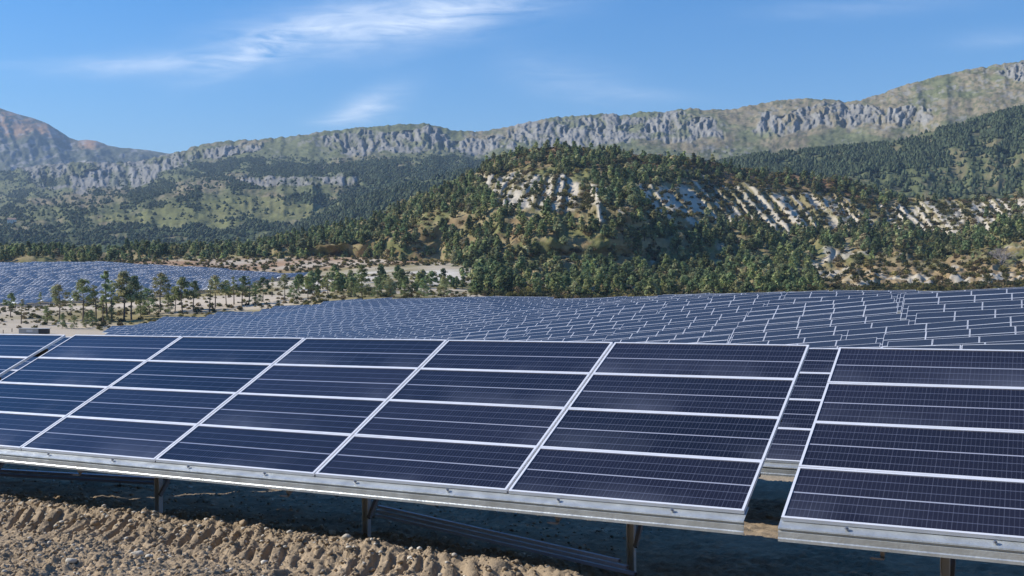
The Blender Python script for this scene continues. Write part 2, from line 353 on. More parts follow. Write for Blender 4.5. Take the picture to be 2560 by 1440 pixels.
dH = sc * fade * (relv * 26 * topfade + small * 7 + cliff0 * (blocky - .5) * 7 * topfade + 3.5 * (fbm(mp / 9, mp * 0, 276, 3) - .5)[None] * sstep(4.5, 5, Mt)[:, None] * 2)
dZ = -sc * fade * (cliff0 * ((flute - .6) * 44 + (blocky - .5) * 24) * (1 - .8 * sstep(4.75, 4.98, Mt)[:, None]) + (gul - .5) * (35 + 50 * sstep(360, 440, MY)) * (1 - .7 * cliff) * topfade)
rocky = np.clip(cliff * sstep(.36, .58, blocky * .7 + flute * .3) + sstep(.58, .68, fbm(PXg / 9, MY / 6, 281, 3)) * sstep(430, 380, MY) * sstep(.48, .6, fbm(PXg / 130, MY / 40, 291, 3)) * .75, 0, 1)
vg = (.7 + .6 * fbm(PXg / 20, MY / 10, 301, 4))[..., None]
grassc = V3(.14, .15, .078) * vg; dry = V3(.21, .18, .115) * vg; rock = V3(.215, .21, .19) * (.55 + .9 * blocky)[..., None]; woodc = V3(.068, .09, .048) * vg
shr = V3(.07, .085, .04) * vg
C = mx(grassc, dry, sstep(.48, .68, fbm(PXg / 110, MY / 30, 311, 4) + .25 * sstep(1100, 2100, PXg) * sstep(400, 320, MY) - .03))
C = mx(C, shr, sstep(.54, .62, fbm(PXg / 8, MY / 5, 321, 3)) * .65)
C = mx(C, V3(.17, .175, .075) * vg, pm([(250, 555), (420, 510), (700, 500), (860, 510), (800, 555), (600, 560), (400, 575)]) * .8)
C = mx(C, rock, rocky); C = mx(C, woodc, woodm)
mount, MP = build_sheet('mountain_range', mp, MZ, MY, dH, dZ, C, m_rock)
MW = woodm.copy(); MPX = PXg; MYY = MY

# --- far bluish mountain on the left
rid2 = [(-700, 200), (-400, 230), (-150, 245), (0, 273), (40, 285), (80, 294), (120, 310), (150, 328), (175, 345), (195, 352), (215, 349), (240, 352), (270, 364), (300, 370), (350, 374), (400, 381), (440, 388), (520, 400), (700, 430)]
fp = np.arange(-700, 700, 3.0)
FZ, FY, Ft = relief([(x, [(4300, 560), (5200, 500), (6100, y + .5 * (500 - y)), (6900, y), (7600, y + 12), (9000, y + 80)]) for x, y in rid2], fp, [20, 40, 80, 10, 5])
PXf = np.broadcast_to(fp[None], FZ.shape)
rl = fbm(PXf / 90, FY / 50, 401, 5) - .5; gl = 1 - np.abs(2 * fbm(PXf / 55 - FY / 120, FY / 200, 411, 4) - 1); sm = fbm(PXf / 12, FY / 8, 421, 4) - .5
fd = sstep(0, .6, Ft)[:, None] * (1 - .8 * sstep(2.7, 3, Ft)[:, None])
fdH = fd * (rl * 60 + sm * 22); fdZ = -fd * gl * 100
top = .75 * sstep(.52, .60, fbm(PXf / 40, FY / 14, 431, 4) + .25 * np.exp(-((FY - np.interp(fp, [c[0] for c in rid2], [c[1] for c in rid2])[None] - 26) / 22) ** 2) * (PXf < 160)) * sstep(360, 335, FY)
top = np.clip(top + np.exp(-((PXf - 225) / 28) ** 2) * sstep(385, 362, FY), 0, 1)
vf = (.7 + .6 * fbm(PXf / 10, FY / 7, 441, 3))[..., None]
C = mx(V3(.12, .13, .085) * vf, V3(.40, .24, .13) * vf, top)
C = mx(C, V3(.36, .34, .33) * vf, sstep(.56, .66, fbm(PXf / 16, FY / 9, 451, 4)) * .6)
C = mx(C, V3(.05, .065, .04) * vf, sstep(.5, .6, fbm(PXf / 35, FY / 14, 461, 4)) * sstep(350, 420, FY) * .7)
far_m, FP_ = build_sheet('far_mountain', fp, FZ, FY, fdH, fdZ, C, m_rock)

FPT = FP_[..., 2].max()
# --- wooded spurs in front of the range
def spur(name, crest, zc, zf, yf, seed, w_off=0):
    sp_ = np.arange(crest[0][0], crest[-1][0] + 1, 3.0)
    Zs, Ys, ts = relief([(x, [(zf, np.interp(x, [p[0] for p in yf], [p[1] for p in yf]) + 25), (zf * 1.05, np.interp(x, [p[0] for p in yf], [p[1] for p in yf])), (zc, y), (zc * 1.05, y + 6), (zc * 1.25, y + 90)]) for x, y in crest], sp_, [5, 50, 5, 5])
    Px = np.broadcast_to(sp_[None], Zs.shape)
    f_ = sstep(0, 1, ts)[:, None] * (1 - .8 * sstep(1.8, 2, ts)[:, None])
    g_ = 1 - np.abs(2 * fbm(Px / 60, Ys / 90, seed, 4) - 1)
    d_h = f_ * (fbm(Px / 70, Ys / 40, seed + 3, 4) - .5) * 22; d_z = -f_ * g_ * 24
    v_ = (.7 + .6 * fbm(Px / 14, Ys / 8, seed + 5, 4))[..., None]
    wd = sstep(.40, .50, fbm(Px / 70, Ys / 26, seed + 7, 4) + w_off - .30 * inpoly(Px, Ys, [(2080, 452), (2300, 432), (2450, 390), (2700, 372), (2700, 480), (2100, 505)]))
    C = mx(mx(V3(.115, .13, .062), V3(.16, .145, .08), sstep(.4, .65, fbm(Px / 40, Ys / 14, seed + 9, 4))) * v_, V3(.055, .075, .04) * v_, wd)
    o, P = build_sheet(name, sp_, Zs, Ys, d_h, d_z, C, m_hill); return P, wd, Ys, ts
spL = spur('wooded_spur', [(420, 665), (560, 628), (650, 600), (720, 572), (800, 540), (860, 512), (930, 487), (1000, 466), (1060, 452), (1120, 440), (1200, 420), (1300, 405), (1500, 420)], 1750, 1150, [(400, 670), (800, 650), (1500, 560)], 501, .12)
spR = spur('wooded_spur', [(1620, 470), (1700, 440), (1760, 418), (1830, 400), (1900, 388), (2000, 380), (2100, 370), (2200, 360), (2300, 338), (2380, 318), (2440, 300), (2500, 284), (2560, 270), (2700, 240), (2900, 220)], 1650, 1200, [(1620, 520), (1900, 470), (2150, 500), (2560, 470), (2900, 460)], 521, .06)

# --- the knoll with pale eroded gullies
hc = [(-600, 655, 650, 640, 632, 700, 760), (0, 658, 650, 641, 630, 700, 760), (200, 656, 648, 638, 630, 700, 760), (400, 654, 645, 636, 626, 700, 760), (560, 654, 643, 634, 620, 700, 760), (700, 655, 645, 628, 606, 660, 760), (850, 664, 650, 612, 574, 640, 770),
      (1000, 700, 662, 592, 524, 620, 780), (1100, 716, 676, 565, 476, 610, 790), (1200, 722, 690, 540, 437, 600, 800), (1235, 722, 690, 535, 405, 590, 800), (1330, 722, 690, 528, 378, 570, 790), (1420, 722, 690, 522, 378, 550, 780), (1500, 722, 690, 520, 382, 535, 770),
      (1580, 722, 688, 530, 392, 540, 775), (1700, 720, 686, 555, 402, 590, 790), (1800, 718, 684, 575, 416, 640, 800), (1900, 716, 680, 580, 430, 660, 800), (2000, 714, 678, 585, 440, 670, 800), (2100, 712, 674, 590, 450, 680, 800), (2170, 710, 670, 590, 474, 680, 800), (2230, 708, 668, 590, 494, 680, 800),
      (2330, 706, 664, 592, 503, 670, 790), (2450, 703, 660, 570, 505, 650, 790), (2560, 702, 655, 548, 495, 630, 780), (2750, 700, 650, 520, 470, 620, 780), (3000, 700, 640, 500, 450, 620, 780)]
hp = np.arange(-600, 3000, 3.2)
HZ, HY, Ht = relief([(c[0], [(425 if c[0] > 1150 else (560 if c[0] > 900 else 640), c[1] + 34), (450 if c[0] > 1150 else (580 if c[0] > 900 else 660), c[1]), (520 if c[0] > 1150 else (600 if c[0] > 900 else 675), c[2]), (c[5] + 30 if c[5] < 700 else 720, c[3]), (c[6] + 60, c[4]), (c[6] + 90, c[4] + 8), (c[6] + 330, c[4] + 170)]) for c in hc], hp, [4, 30, 55, 90, 6, 10])
PXh = np.broadcast_to(hp[None], HZ.shape)
# smooth the profile knots a little
HY0 = HY.copy()
hf = sstep(0, 1, Ht)[:, None]
# gullies: fall lines run down-right on the right flank, down-left on the left flank
sk = np.interp(hp, [1100, 1300, 1420, 1500, 1600, 1700, 2500], [-.75, -.55, -.2, .1, .95, 1.0, .95])[None]
q = PXh - sk * (HY - 480) 
gl = 1 - np.abs(2 * fbm(q / 34, HY / 260 + q / 400, 601, 3, .55) - 1); gl2 = fbm(q / 12, HY / 80, 611, 3); stk = fbm(q / 27 + .5 * fbm(PXh / 50, HY / 50, 613, 2), HY / 210, 612, 2, .45)
zone = blur(np.clip(sum(inpoly(PXh + 24 * (fbm(PXh / 40, HY / 25, 622, 3) - .5), HY + 26 * (fbm(PXh / 30, HY / 30, 621, 3) - .5), p).astype(float) for p in (
    [(1190, 455), (1300, 440), (1420, 450), (1530, 470), (1480, 520), (1330, 530), (1240, 522)],
    [(1440, 500), (1580, 525), (1560, 560), (1470, 545)],
    [(1590, 470), (1660, 480), (1760, 455), (1840, 470), (1950, 490), (2100, 500), (2230, 520), (2420, 508), (2600, 505), (2590, 545), (2440, 582), (2330, 595), (2200, 585), (2060, 578), (1900, 575), (1700, 560), (1640, 545)])), 0, 1), 3)
gent = fbm(PXh / 90, HY / 60, 631, 4) - .5
hdH = hf * (gent * 9 + (fbm(PXh / 14, HY / 9, 641, 3) - .5) * 3) * (1 - .6 * sstep(3.7, 4, Ht)[:, None])
rid0 = .5 + .5 * np.sin(2 * np.pi * (q / 37 + 3.2 * fbm(q / 75, HY / 240, 614, 3) + .22))
hdZ = -hf * ((rid0 - .5) * 8 * zone + (gl - .5) * 4 * zone + (1 - np.abs(2 * fbm(q / 90, HY / 200, 651, 3) - 1)) * 22 * sstep(650, 600, HY))
jit = fbm(q / 75, HY / 240, 614, 3); rid_ = .6 * (.5 + .5 * np.sin(2 * np.pi * (q / 41 + 3.6 * jit))) + .4 * (.5 + .5 * np.sin(2 * np.pi * (q / 17 + 2.5 * jit))); brk = fbm(q / 30, HY / 90, 615, 4, .6)
pale = zone * sstep(.43, .60, .50 * rid_ + .55 * brk + .30 * (fbm(PXh / 5, HY / 4, 662, 3) - .5)) * sstep(.22, .5, fbm(PXh / 55, HY / 45, 663, 2) + .12)
pale = np.clip(pale + .8 * sstep(.62, .7, fbm(PXh / 45, HY / 16, 671, 4)) * sstep(600, 640, HY) * (PXh > 1250), 0, 1)
vh = (.7 + .6 * fbm(PXh / 9, HY / 6, 681, 4))[..., None]
C = mx(V3(.26, .215, .115) * vh, V3(.155, .155, .065) * vh, sstep(.42, .6, fbm(PXh / 50, HY / 25, 691, 4)))
crest_y = np.interp(hp, [c[0] for c in hc], [c[4] for c in hc])[None]
heath = sstep(60, 20, HY - crest_y) * sstep(1180, 1280, PXh) * sstep(2300, 2100, PXh)
C = mx(C, V3(.20, .125, .07) * vh, np.clip(heath * .9 + .5 * sstep(.55, .65, fbm(PXh / 30, HY / 14, 701, 3)), 0, 1))
low_r = sstep(2050, 2200, PXh) * sstep(655, 672, HY)
C = mx(C, V3(.30, .22, .12) * vh, low_r); C = mx(C, V3(.5, .44, .33) * vh, low_r * sstep(.5, .6, fbm(PXh / 40, HY / 8, 711, 3)) * sstep(680, 695, HY))
C = mx(C, V3(.175, .155, .085) * vh, zone * .7); C = mx(C, V3(.41, .372, .305) * (.7 + .45 * vh), pale * .9)
knoll, HP = build_sheet('hill', hp, HZ, HY, hdH, hdZ, C, m_hill)
print('terrain done')

# ------------------------------------------------------------------ materials of the solar tables
def mat_cells():
    m, t, b = mat_new('solar_cells')
    uv = N(t, 'ShaderNodeUVMap', uv_map='UVMap'); s = N(t, 'ShaderNodeSeparateXYZ'); t.links.new(uv.outputs[0], s.inputs[0])
    v6 = math_n(t, 'FRACT', math_n(t, 'ADD', math_n(t, 'MULTIPLY', s.outputs[1], 6.0), .5))
    d6 = math_n(t, 'ABSOLUTE', math_n(t, 'SUBTRACT', v6, .5))
    line = math_n(t, 'LESS_THAN', d6, .045)
    mid = math_n(t, 'LESS_THAN', math_n(t, 'ABSOLUTE', math_n(t, 'SUBTRACT', s.outputs[1], .5)), .011)
    ub = math_n(t, 'FRACT', math_n(t, 'MULTIPLY', s.outputs[0], 60.0)); bus = math_n(t, 'LESS_THAN', ub, .2)
    uc = math_n(t, 'FRACT', math_n(t, 'MULTIPLY', s.outputs[0], 12.0)); gap = math_n(t, 'LESS_THAN', uc, .02)
    oi = N(t, 'ShaderNodeObjectInfo')
    tcn = N(t, 'ShaderNodeTexCoord'); n = N(t, 'ShaderNodeTexNoise'); n.inputs['Scale'].default_value = 1.1; n.inputs['Detail'].default_value = 4
    t.links.new(tcn.outputs['Object'], n.inputs[0])
    base = mixc(t, n.outputs[0], (.008, .008, .013), (.016, .015, .025)); hsv = N(t, 'ShaderNodeHueSaturation'); t.links.new(base, hsv.inputs['Color']); t.links.new(math_n(t, 'ADD', math_n(t, 'MULTIPLY', oi.outputs['Random'], .9), .6), hsv.inputs['Value']); base = hsv.outputs[0]
    base = mixc(t, math_n(t, 'MULTIPLY', bus, .11), base, (.20, .22, .30)); base = mixc(t, math_n(t, 'MULTIPLY', gap, .2), base, (.2, .22, .3))
    base = mixc(t, math_n(t, 'MULTIPLY', line, .42), base, (.16, .18, .26)); base = mixc(t, math_n(t, 'MULTIPLY', mid, .75), base, (.42, .45, .56))
    # dusty smears and soft cloud reflections painted in, stronger towards the lower frame
    dn = N(t, 'ShaderNodeTexNoise'); dn.inputs['Scale'].default_value = .55; dn.inputs['Detail'].default_value = 5
    cb = N(t, 'ShaderNodeVectorMath', operation='ADD'); t.links.new(tcn.outputs['Object'], cb.inputs[0])
    rn = math_n(t, 'MULTIPLY', oi.outputs['Random'], 40.0); cx = N(t, 'ShaderNodeCombineXYZ'); t.links.new(rn, cx.inputs[0]); t.links.new(rn, cx.inputs[1]); t.links.new(cx.outputs[0], cb.inputs[1])
    t.links.new(cb.outputs[0], dn.inputs[0])
    low = math_n(t, 'POWER', math_n(t, 'SUBTRACT', 1.0, s.outputs[1]), 2.5)
    du = math_n(t, 'MULTIPLY', math_n(t, 'SUBTRACT', dn.outputs[0], .47), 3.4, clamp=True)
    dust_sheen = math_n(t, 'MULTIPLY', math_n(t, 'MULTIPLY', low, du), .42, clamp=True)
    base = mixc(t, math_n(t, 'ADD', dust_sheen, .006), base, (.26, .29, .38))
    t.links.new(base, b.inputs['Base Color'])
    t.links.new(math_n(t, 'ADD', math_n(t, 'MULTIPLY', dust_sheen, .8), .11), b.inputs['Roughness'])
    b.inputs['IOR'].default_value = 1.5; b.inputs['Specular IOR Level'].default_value = .36
    return m
M_CELL = mat_cells(); M_CELL_FIELD = mat_simple('field_cells', (.034, .042, .060), .22, 0, .15, .4, spec=.6); M_CELL_SHEEN = mat_simple('sheen_cells', (.048, .055, .068), .30, 0, .12, .3, spec=.25)  # field and far copies: grazing sky sheen painted into a paler base colour
M_FRAME = mat_simple('anodised_frame', (.80, .82, .86), .42, .25, .06, 6)
M_GALV = mat_simple('galvanised_steel', (.50, .54, .56), .42, .55, .24, 7, .2, 40)
M_GALV2 = mat_simple('weathered_steel', (.22, .21, .22), .55, .4, .2, 7)
M_POST = mat_simple('galvanised_post', (.55, .55, .57), .55, .1, .15, 8)
M_BACK = mat_simple('dark_backsheet', (.05, .05, .055), .5)
M_BOLT = mat_simple('bolt_steel', (.35, .36, .38), .35, .8)
M_CABLE = mat_simple('cable_sheath', (.55, .57, .60), .5)
class MB:
    def __init__(s): s.v = []; s.f = []; s.m = []; s.uv = {}
    def box(s, c, d, mi=0, M=None):
        c = Vector(c); n = len(s.v)
        for x in (-.5, .5):
            for y in (-.5, .5):
                for z in (-.5, .5):
                    p = Vector((x * d[0], y * d[1], z * d[2]));
                    if M: p = M @ p
                    s.v.append((c + p) * S)
        for f in ((0, 1, 3, 2), (4, 6, 7, 5), (0, 4, 5, 1), (2, 3, 7, 6), (0, 2, 6, 4), (1, 5, 7, 3)):
            s.f.append(tuple(n + i for i in f)); s.m.append(mi)
    def quad(s, ps, mi=0, uv=None):
        n = len(s.v); s.v += [Vector(p) * S for p in ps]; s.f.append(tuple(range(n, n + len(ps)))); s.m.append(mi)
        if uv: s.uv[len(s.f) - 1] = uv
    def extr(s, prof, x0, x1, mi=0, thick=.008, M=None, off=(0, 0, 0)):
        """folded sheet: open profile in (y,z) drawn out along x, with a thickness"""
        pr = [Vector((0, p[0], p[1])) for p in prof]; k = len(pr); nrm = []
        for i in range(k):
            a = pr[max(i - 1, 0)]; b_ = pr[min(i + 1, k - 1)]; d = (b_ - a).normalized(); nrm.append(Vector((0, -d.z, d.y)))
        n = len(s.v); off = Vector(off)
        for x in (x0, x1):
            for side in (0, 1):
                for i in range(k):
                    p = pr[i] + nrm[i] * (thick * side); p = Vector((x, p.y, p.z))
                    if M: p = M @ p
                    s.v.append((p + off) * S)
        g = lambda xi, side, i: n + xi * 2 * k + side * k + i
        for i in range(k - 1):
            s.f += [(g(0, 0, i), g(0, 0, i + 1), g(1, 0, i + 1), g(1, 0, i)), (g(0, 1, i), g(1, 1, i), g(1, 1, i + 1), g(0, 1, i + 1)),
                    (g(0, 0, i), g(0, 1, i), g(0, 1, i + 1), g(0, 0, i + 1)), (g(1, 0, i), g(1, 0, i + 1), g(1, 1, i + 1), g(1, 1, i))]; s.m += [mi] * 4
        for i in (0, k - 1): s.f.append((g(0, 0, i), g(1, 0, i), g(1, 1, i), g(0, 1, i))); s.m.append(mi)
    def cyl(s, c, r, h, mi=0, n=8, M=None):
        k = len(s.v); c = Vector(c)
        for z in (-.5, .5):
            for i in range(n):
                p = Vector((r * math.cos(2 * math.pi * i / n), r * math.sin(2 * math.pi * i / n), z * h))
                if M: p = M @ p
                s.v.append((c + p) * S)
        for i in range(n): j = (i + 1) % n; s.f.append((k + i, k + j, k + n + j, k + n + i)); s.m.append(mi)
        s.f.append(tuple(k + i for i in range(n))[::-1]); s.f.append(tuple(k + n + i for i in range(n))); s.m += [mi, mi]
    def mesh(s, name, mats):
        me = bpy.data.meshes.new(name); me.from_pydata([tuple(v) for v in s.v], [], s.f)
        for m_ in mats: me.materials.append(m_)
        me.polygons.foreach_set('material_index', s.m)
        if s.uv:
            l = me.uv_layers.new(name='UVMap')
            for fi, uv in s.uv.items():
                p = me.polygons[fi]
                for li, u in zip(p.loop_indices, uv): l.data[li].uv = u
        me.update(); return me
    def build(s, name, mats, parent=None):
        o = bpy.data.objects.new(name, s.mesh(name, mats)); col.objects.link(o); o.parent = parent; return o
TH = R(24.9); CT, ST = math.cos(TH), math.sin(TH); RX = Matrix.Rotation(TH, 3, 'X')
PW, PH, FW = 2.966, .999, .030
def panel_parts(mb_g, mb_f, ox=0, oy=0, M=None, gi=0, fi=0, bi=1):
    def T(x, y, z):
        p = Vector((x + ox, y + oy, z)); return (M @ p) if M is not None else p
    x0, x1, y0, y1 = -PW / 2 + FW, PW / 2 - FW, -PH / 2 + FW, PH / 2 - FW
    mb_g.quad([T(x0, y0, .034), T(x1, y0, .034), T(x1, y1, .034), T(x0, y1, .034)], gi, [(0, 0), (1, 0), (1, 1), (0, 1)])
    mb_g.quad([T(x0, y0, .02), T(x0, y1, .02), T(x1, y1, .02), T(x1, y0, .02)], bi)
    for (cx, cy, dx, dy) in ((0, -PH / 2 + FW / 2, PW, FW), (0, PH / 2 - FW / 2, PW, FW), (-PW / 2 + FW / 2, 0, FW, PH - 2 * FW), (PW / 2 - FW / 2, 0, FW, PH - 2 * FW)):
        k = len(mb_f.v); mb_f.box((0, 0, 0), (dx, dy, .046), fi)
        for q in range(k, len(mb_f.v)):
            v = mb_f.v[q] / S; mb_f.v[q] = T(v.x + cx, v.y + cy, v.z + .021) * S
g = MB(); f = MB(); panel_parts(g, f); ME_GLASS = g.mesh('solar_panel', [M_CELL, M_BACK]); ME_PFRAME = f.mesh('frame', [M_FRAME])
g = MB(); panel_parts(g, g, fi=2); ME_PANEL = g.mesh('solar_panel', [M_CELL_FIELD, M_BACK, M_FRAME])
HC = 2.0
def place_pt(i, j): return ((i - 2) * 3.0, (j - 1.5) * CT, HC + (j - 1.5) * ST)
SIG = [(.10, .006), (.012, .006), (0, -.006), (0, -.055), (.028, -.075), (.028, -.105), (.006, -.125), (.006, -.19), (.012, -.21), (.05, -.222)]
def rail_mb(x0=-7.5, x1=7.5):
    mb = MB(); M = Matrix.Rotation(0, 3, 'X')
    # lower purlin: a flange the panels are bolted to, then the ribbed web facing downhill
    ly, lz = -2 * CT, HC - 2 * ST
    fl = [(ly + .16 * CT, lz - .012 + .16 * ST), (ly - .105 * CT, lz - .014 - .105 * ST)]
    y0, z0 = fl[1]
    prof = fl + [(y0 - .004, z0 - .016), (y0 + .020, z0 - .026), (y0 + .020, z0 - .038), (y0 + .002, z0 - .048), (y0 + .002, z0 - .110), (y0 - .010, z0 - .122), (y0 - .010, z0 - .152), (y0 + .04, z0 - .160)]
    mb.extr(prof, x0, x1, 0, .010); return mb
def purlin_mb(s, x0=-7.42, x1=7.42):
    mb = MB(); y, z = s * CT, HC + s * ST - .02
    mb.extr([(y - .05, z - .01), (y + .06, z - .01), (y + .06, z - .16), (y - .05, z - .16)], x0, x1, 0, .008); return mb
POSTX = [-6.9, -2.72, 1.48, 5.66]
ANG = math.atan2(AX[1], AX[0])
def table_empty(a, b, h, roll, name='solar_table'):
    e = bpy.data.objects.new(name, None); col.objects.link(e); x, z = ab2xz(a, b)
    e.location = W(x, z, h); e.rotation_euler = (Matrix.Rotation(ANG, 4, 'Z') @ Matrix.Rotation(-roll, 4, 'Y')).to_euler(); e.empty_display_size = .3; return e
def link_part(name, me, parent, loc=(0, 0, 0), rot=(0, 0, 0)):
    o = bpy.data.objects.new(name, me); col.objects.link(o); o.parent = parent; o.location = loc; o.rotation_euler = rot; return o
def detailed_table(a, b, h, roll, label, bolts=True, group='front solar tables', posts=POSTX):
    e = table_empty(a, b, h, roll); tag(e, label, 'solar table', group)
    for i in range(5):
        for j in range(4):
            p = place_pt(i, j)
            pn = link_part('solar_panel', ME_GLASS, e, tuple(c * S for c in p), (TH + R(random.uniform(-.10, .10)), R(random.uniform(-.12, .12)), 0))
            link_part('frame', ME_PFRAME, pn)
    rail_mb().build('lower_rail', [M_GALV], e)
    for i in range(4):
        mb = MB(); mb.box((0, 0, 0), (.10, 3.98, .012)); o_ = mb.build('seam_strip', [M_GALV2], e); o_.location = ((i - 1.5) * 3 * S, 0, (HC + .002) * S); o_.rotation_euler = (TH, 0, 0)
    for s_ in (-.95, .3, 1.5): purlin_mb(s_).build('purlin', [M_GALV2], e)
    for xp in posts:
        mb = MB(); yb = -2 * CT + 1.2; top = HC - 2 * ST + 1.2 / CT * ST - .22
        mb.extr([(-.042, 0), (-.042, .08), (.042, .08), (.042, 0)], -.6, top, 0, .010, Matrix(((0, 1, 0), (0, 0, 1), (1, 0, 0))), (xp, yb, 0)); mb.build('post', [M_POST], e)
        yb2 = 1.1 * CT; zt_ = HC + 1.1 * ST - .2; dv = Vector((0, yb2 - yb, zt_ - .35)); ln = dv.length
        mb = MB(); Mb = Vector((0, 0, 1)).rotation_difference(dv).to_matrix(); mb.box((xp + .07, (yb + yb2) / 2, (zt_ + .35) / 2), (.05, .06, ln), 0, Mb); mb.build('brace', [M_GALV2], e)
        # rafter with its hooked end showing under the lower rail, a little to the left of the post
        xr = xp - .52; mb = MB(); t_ = -.17
        d = [(-1.99 * CT, HC - 1.99 * ST + t_), (1.95 * CT, HC + 1.95 * ST + t_), (1.95 * CT + .05, HC + 1.95 * ST + t_ - .14), (-1.66 * CT, HC - 1.66 * ST + t_ - .20), (-1.90 * CT, HC - 1.95 * ST + t_ - .17)]
        for x_ in (xr - .02, xr + .02): mb.quad([(x_, *p) for p in (d if x_ > xr else d[::-1])])
        n0 = len(mb.v) - 10
        for q in range(5): r_ = (q + 1) % 5; mb.f.append((n0 + (4 - q), n0 + (4 - r_), n0 + 5 + r_, n0 + 5 + q)); mb.m.append(0)
        mb.box((xr - .05, -1.92 * CT, HC - 1.95 * ST + t_ - .18), (.14, .05, .02)); mb.build('rafter', [M_GALV2], e)
    if bolts:
        Mr = RX
        for i in range(5):
            for fr in (-.26, .22):
                mb = MB(); c = Vector(((i - 2) * 3 + 3 * fr, -2.065 * CT, HC - 2.065 * ST + .012))
                mb.cyl(c, .022, .010, 0, 8, Mr); mb.cyl(c + Mr @ Vector((0, 0, .010)), .013, .018, 0, 6, Mr); mb.build('bolt', [M_BOLT], e)
    return e
H0 = -3.77
def row_h(a): return H0 + .0107 * a
rl0 = math.atan(.0107)
detailed_table(0, 1.81, row_h(0), rl0, 'large dark blue solar table filling the middle foreground between two gaps')
detailed_table(-15.27, 1.81, row_h(-15.27) - .005, rl0, 'solar table at the left edge of the foreground beyond the narrow gap')
detailed_table(15.38, 1.81, row_h(15.38) - .03, rl0, 'solar table at the right edge of the foreground, nearest to the viewer', posts=[-5.92, -1.75, 2.42, 6.6])
for k_, (a0, lb) in enumerate([(6.5, 'second row solar table seen through the wide gap between the front tables'), (-8.85, 'second row solar table hidden behind the front middle table, its top left corner showing through the narrow gap')]):
    detailed_table(a0, 7.81, row_h(a0) - .37, rl0, lb if len(lb.split()) <= 16 else 'second row solar table glimpsed through the narrow gap left of the middle table', False)

# ------------------------------------------------------------------ the field of tables down the slope
def fulltable_mesh(name, rails=True):
    mb = MB(); M = Matrix.Translation((0, 0, 0))
    for i in range(5):
        for j in range(4):
            p = place_pt(i, j); MM = Matrix.Translation(p) @ Matrix.Rotation(TH, 4, 'X')
            panel_parts(mb, mb, M=MM, fi=2)
    r_ = rail_mb(); n = len(mb.v); mb.v += r_.v; mb.f += [tuple(i + n for i in q) for q in r_.f]; mb.m += [3] * len(r_.f)
    for xp in (-6.5, -3.2, 0, 3.2, 6.5):
        mb.box((xp, -2 * CT + 1.0, .5), (.1, .1, 1.6), 3); mb.box((xp, 2 * CT - .9, .9), (.1, .1, 2.5), 3)
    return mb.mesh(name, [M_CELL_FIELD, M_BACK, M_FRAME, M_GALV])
ME_TABLE = fulltable_mesh('solar_table')
tabs = []
_zx = [0, 250, 400, 560, 700, 830, 960, 1150, 1280, 1450, 1700, 1900, 2160, 2330, 2560, 2800]
_zf = [318, 322, 330, 335, 338, 335, 315, 285, 265, 228, 190, 158, 136, 122, 118, 116]
rows = []; OFF = 5.0
rr = random.Random(11)
for k in range(1, 70):
    b = 7.81 + 4.8 * k; OFF = (OFF + rr.choice([-.9, -.6, -1.2, .7, -.8, 3.1, -3.4, 4.6])) % 15.36; off = OFF; n_r = []
    for i in range(-26, 12):
        a = off + 15.36 * i; x, z = ab2xz(a, b)
        if z < 20: continue
        p_ = 1280 + x / z * F
        if p_ > 3000 or p_ < 240: continue
        if z > np.interp(p_, _zx, _zf): continue
        if z > 255 and p_ < 300: continue
        n_r.append((a, b))
    if n_r: rows.append(n_r)
allp = [(a, b, r_) for r_, n_r in enumerate(rows) for a, b in n_r]
aa = np.array([p[0] for p in allp]); bb = np.array([p[1] for p in allp])
xc, zc = ab2xz(aa, bb); xl, zl = ab2xz(aa - 6.5, bb); xr_, zr_ = ab2xz(aa + 6.5, bb)
hc_ = ground_u(xc, zc); hl = ground_u(xl, zl); hr = ground_u(xr_, zr_)
topy = 720 - (np.maximum(hl, hr) + HC + .85) / (zc + 1.6) * F; pxc = 1280 + xc / zc * F
vis = topy < np.interp(pxc, [0, 455, 1125, 2030, 2560, 2800], [842, 845, 853, 869, 880, 885]) + 6
field = [(allp[i][2], aa[i], bb[i], zc[i], hc_[i], hl[i], hr[i], pxc[i]) for i in range(len(allp)) if vis[i] and math.hypot(xc[i], zc[i]) > 40]
# the second field on the far slope to the left
far_t = []
for k in range(0, 95):
    b = 270 + 4.8 * k; off = rr.choice([0, .5, -.5, 3, 5, -4])
    for i in range(-60, 0):
        a = off + 15.36 * i; x, z = ab2xz(a, b); p_ = 1280 + x / max(z, 1) * F
        if not (-160 < p_ < 740): continue
        if z < np.interp(p_, [-200, 0, 470, 600, 740], [432, 431, 436, 452, 515]) or z > np.interp(p_, [-200, 0, 250, 500, 740], [604, 604, 600, 580, 540]): continue
        far_t.append((a, b))
fa = np.array(far_t); fx, fz = ab2xz(fa[:, 0], fa[:, 1]); fh = ground_u(fx, fz)
x1_, z1_ = ab2xz(fa[:, 0] - 6, fa[:, 1]); x2_, z2_ = ab2xz(fa[:, 0] + 6, fa[:, 1]); fl_, fr_ = ground_u(x1_, z1_), ground_u(x2_, z2_)
print('field tables', len(field), 'far', len(far_t))
_u = 'zeroth first second third fourth fifth sixth seventh eighth ninth tenth eleventh twelfth thirteenth fourteenth fifteenth sixteenth seventeenth eighteenth nineteenth'.split()
_t = {2: ('twenty', 'twentieth'), 3: ('thirty', 'thirtieth'), 4: ('forty', 'fortieth'), 5: ('fifty', 'fiftieth'), 6: ('sixty', 'sixtieth'), 7: ('seventy', 'seventieth'), 8: ('eighty', 'eightieth'), 9: ('ninety', 'ninetieth')}
def ordn(n):
    if n < 20: return _u[n]
    return _t[n // 10][1] if n % 10 == 0 else _t[n // 10][0] + '-' + _u[n % 10]
near_sorted = sorted(field, key=lambda t: t[3])
KEEP = 295
ind = near_sorted[:KEEP]; detail = set((t[1], t[2]) for t in ind[:60])
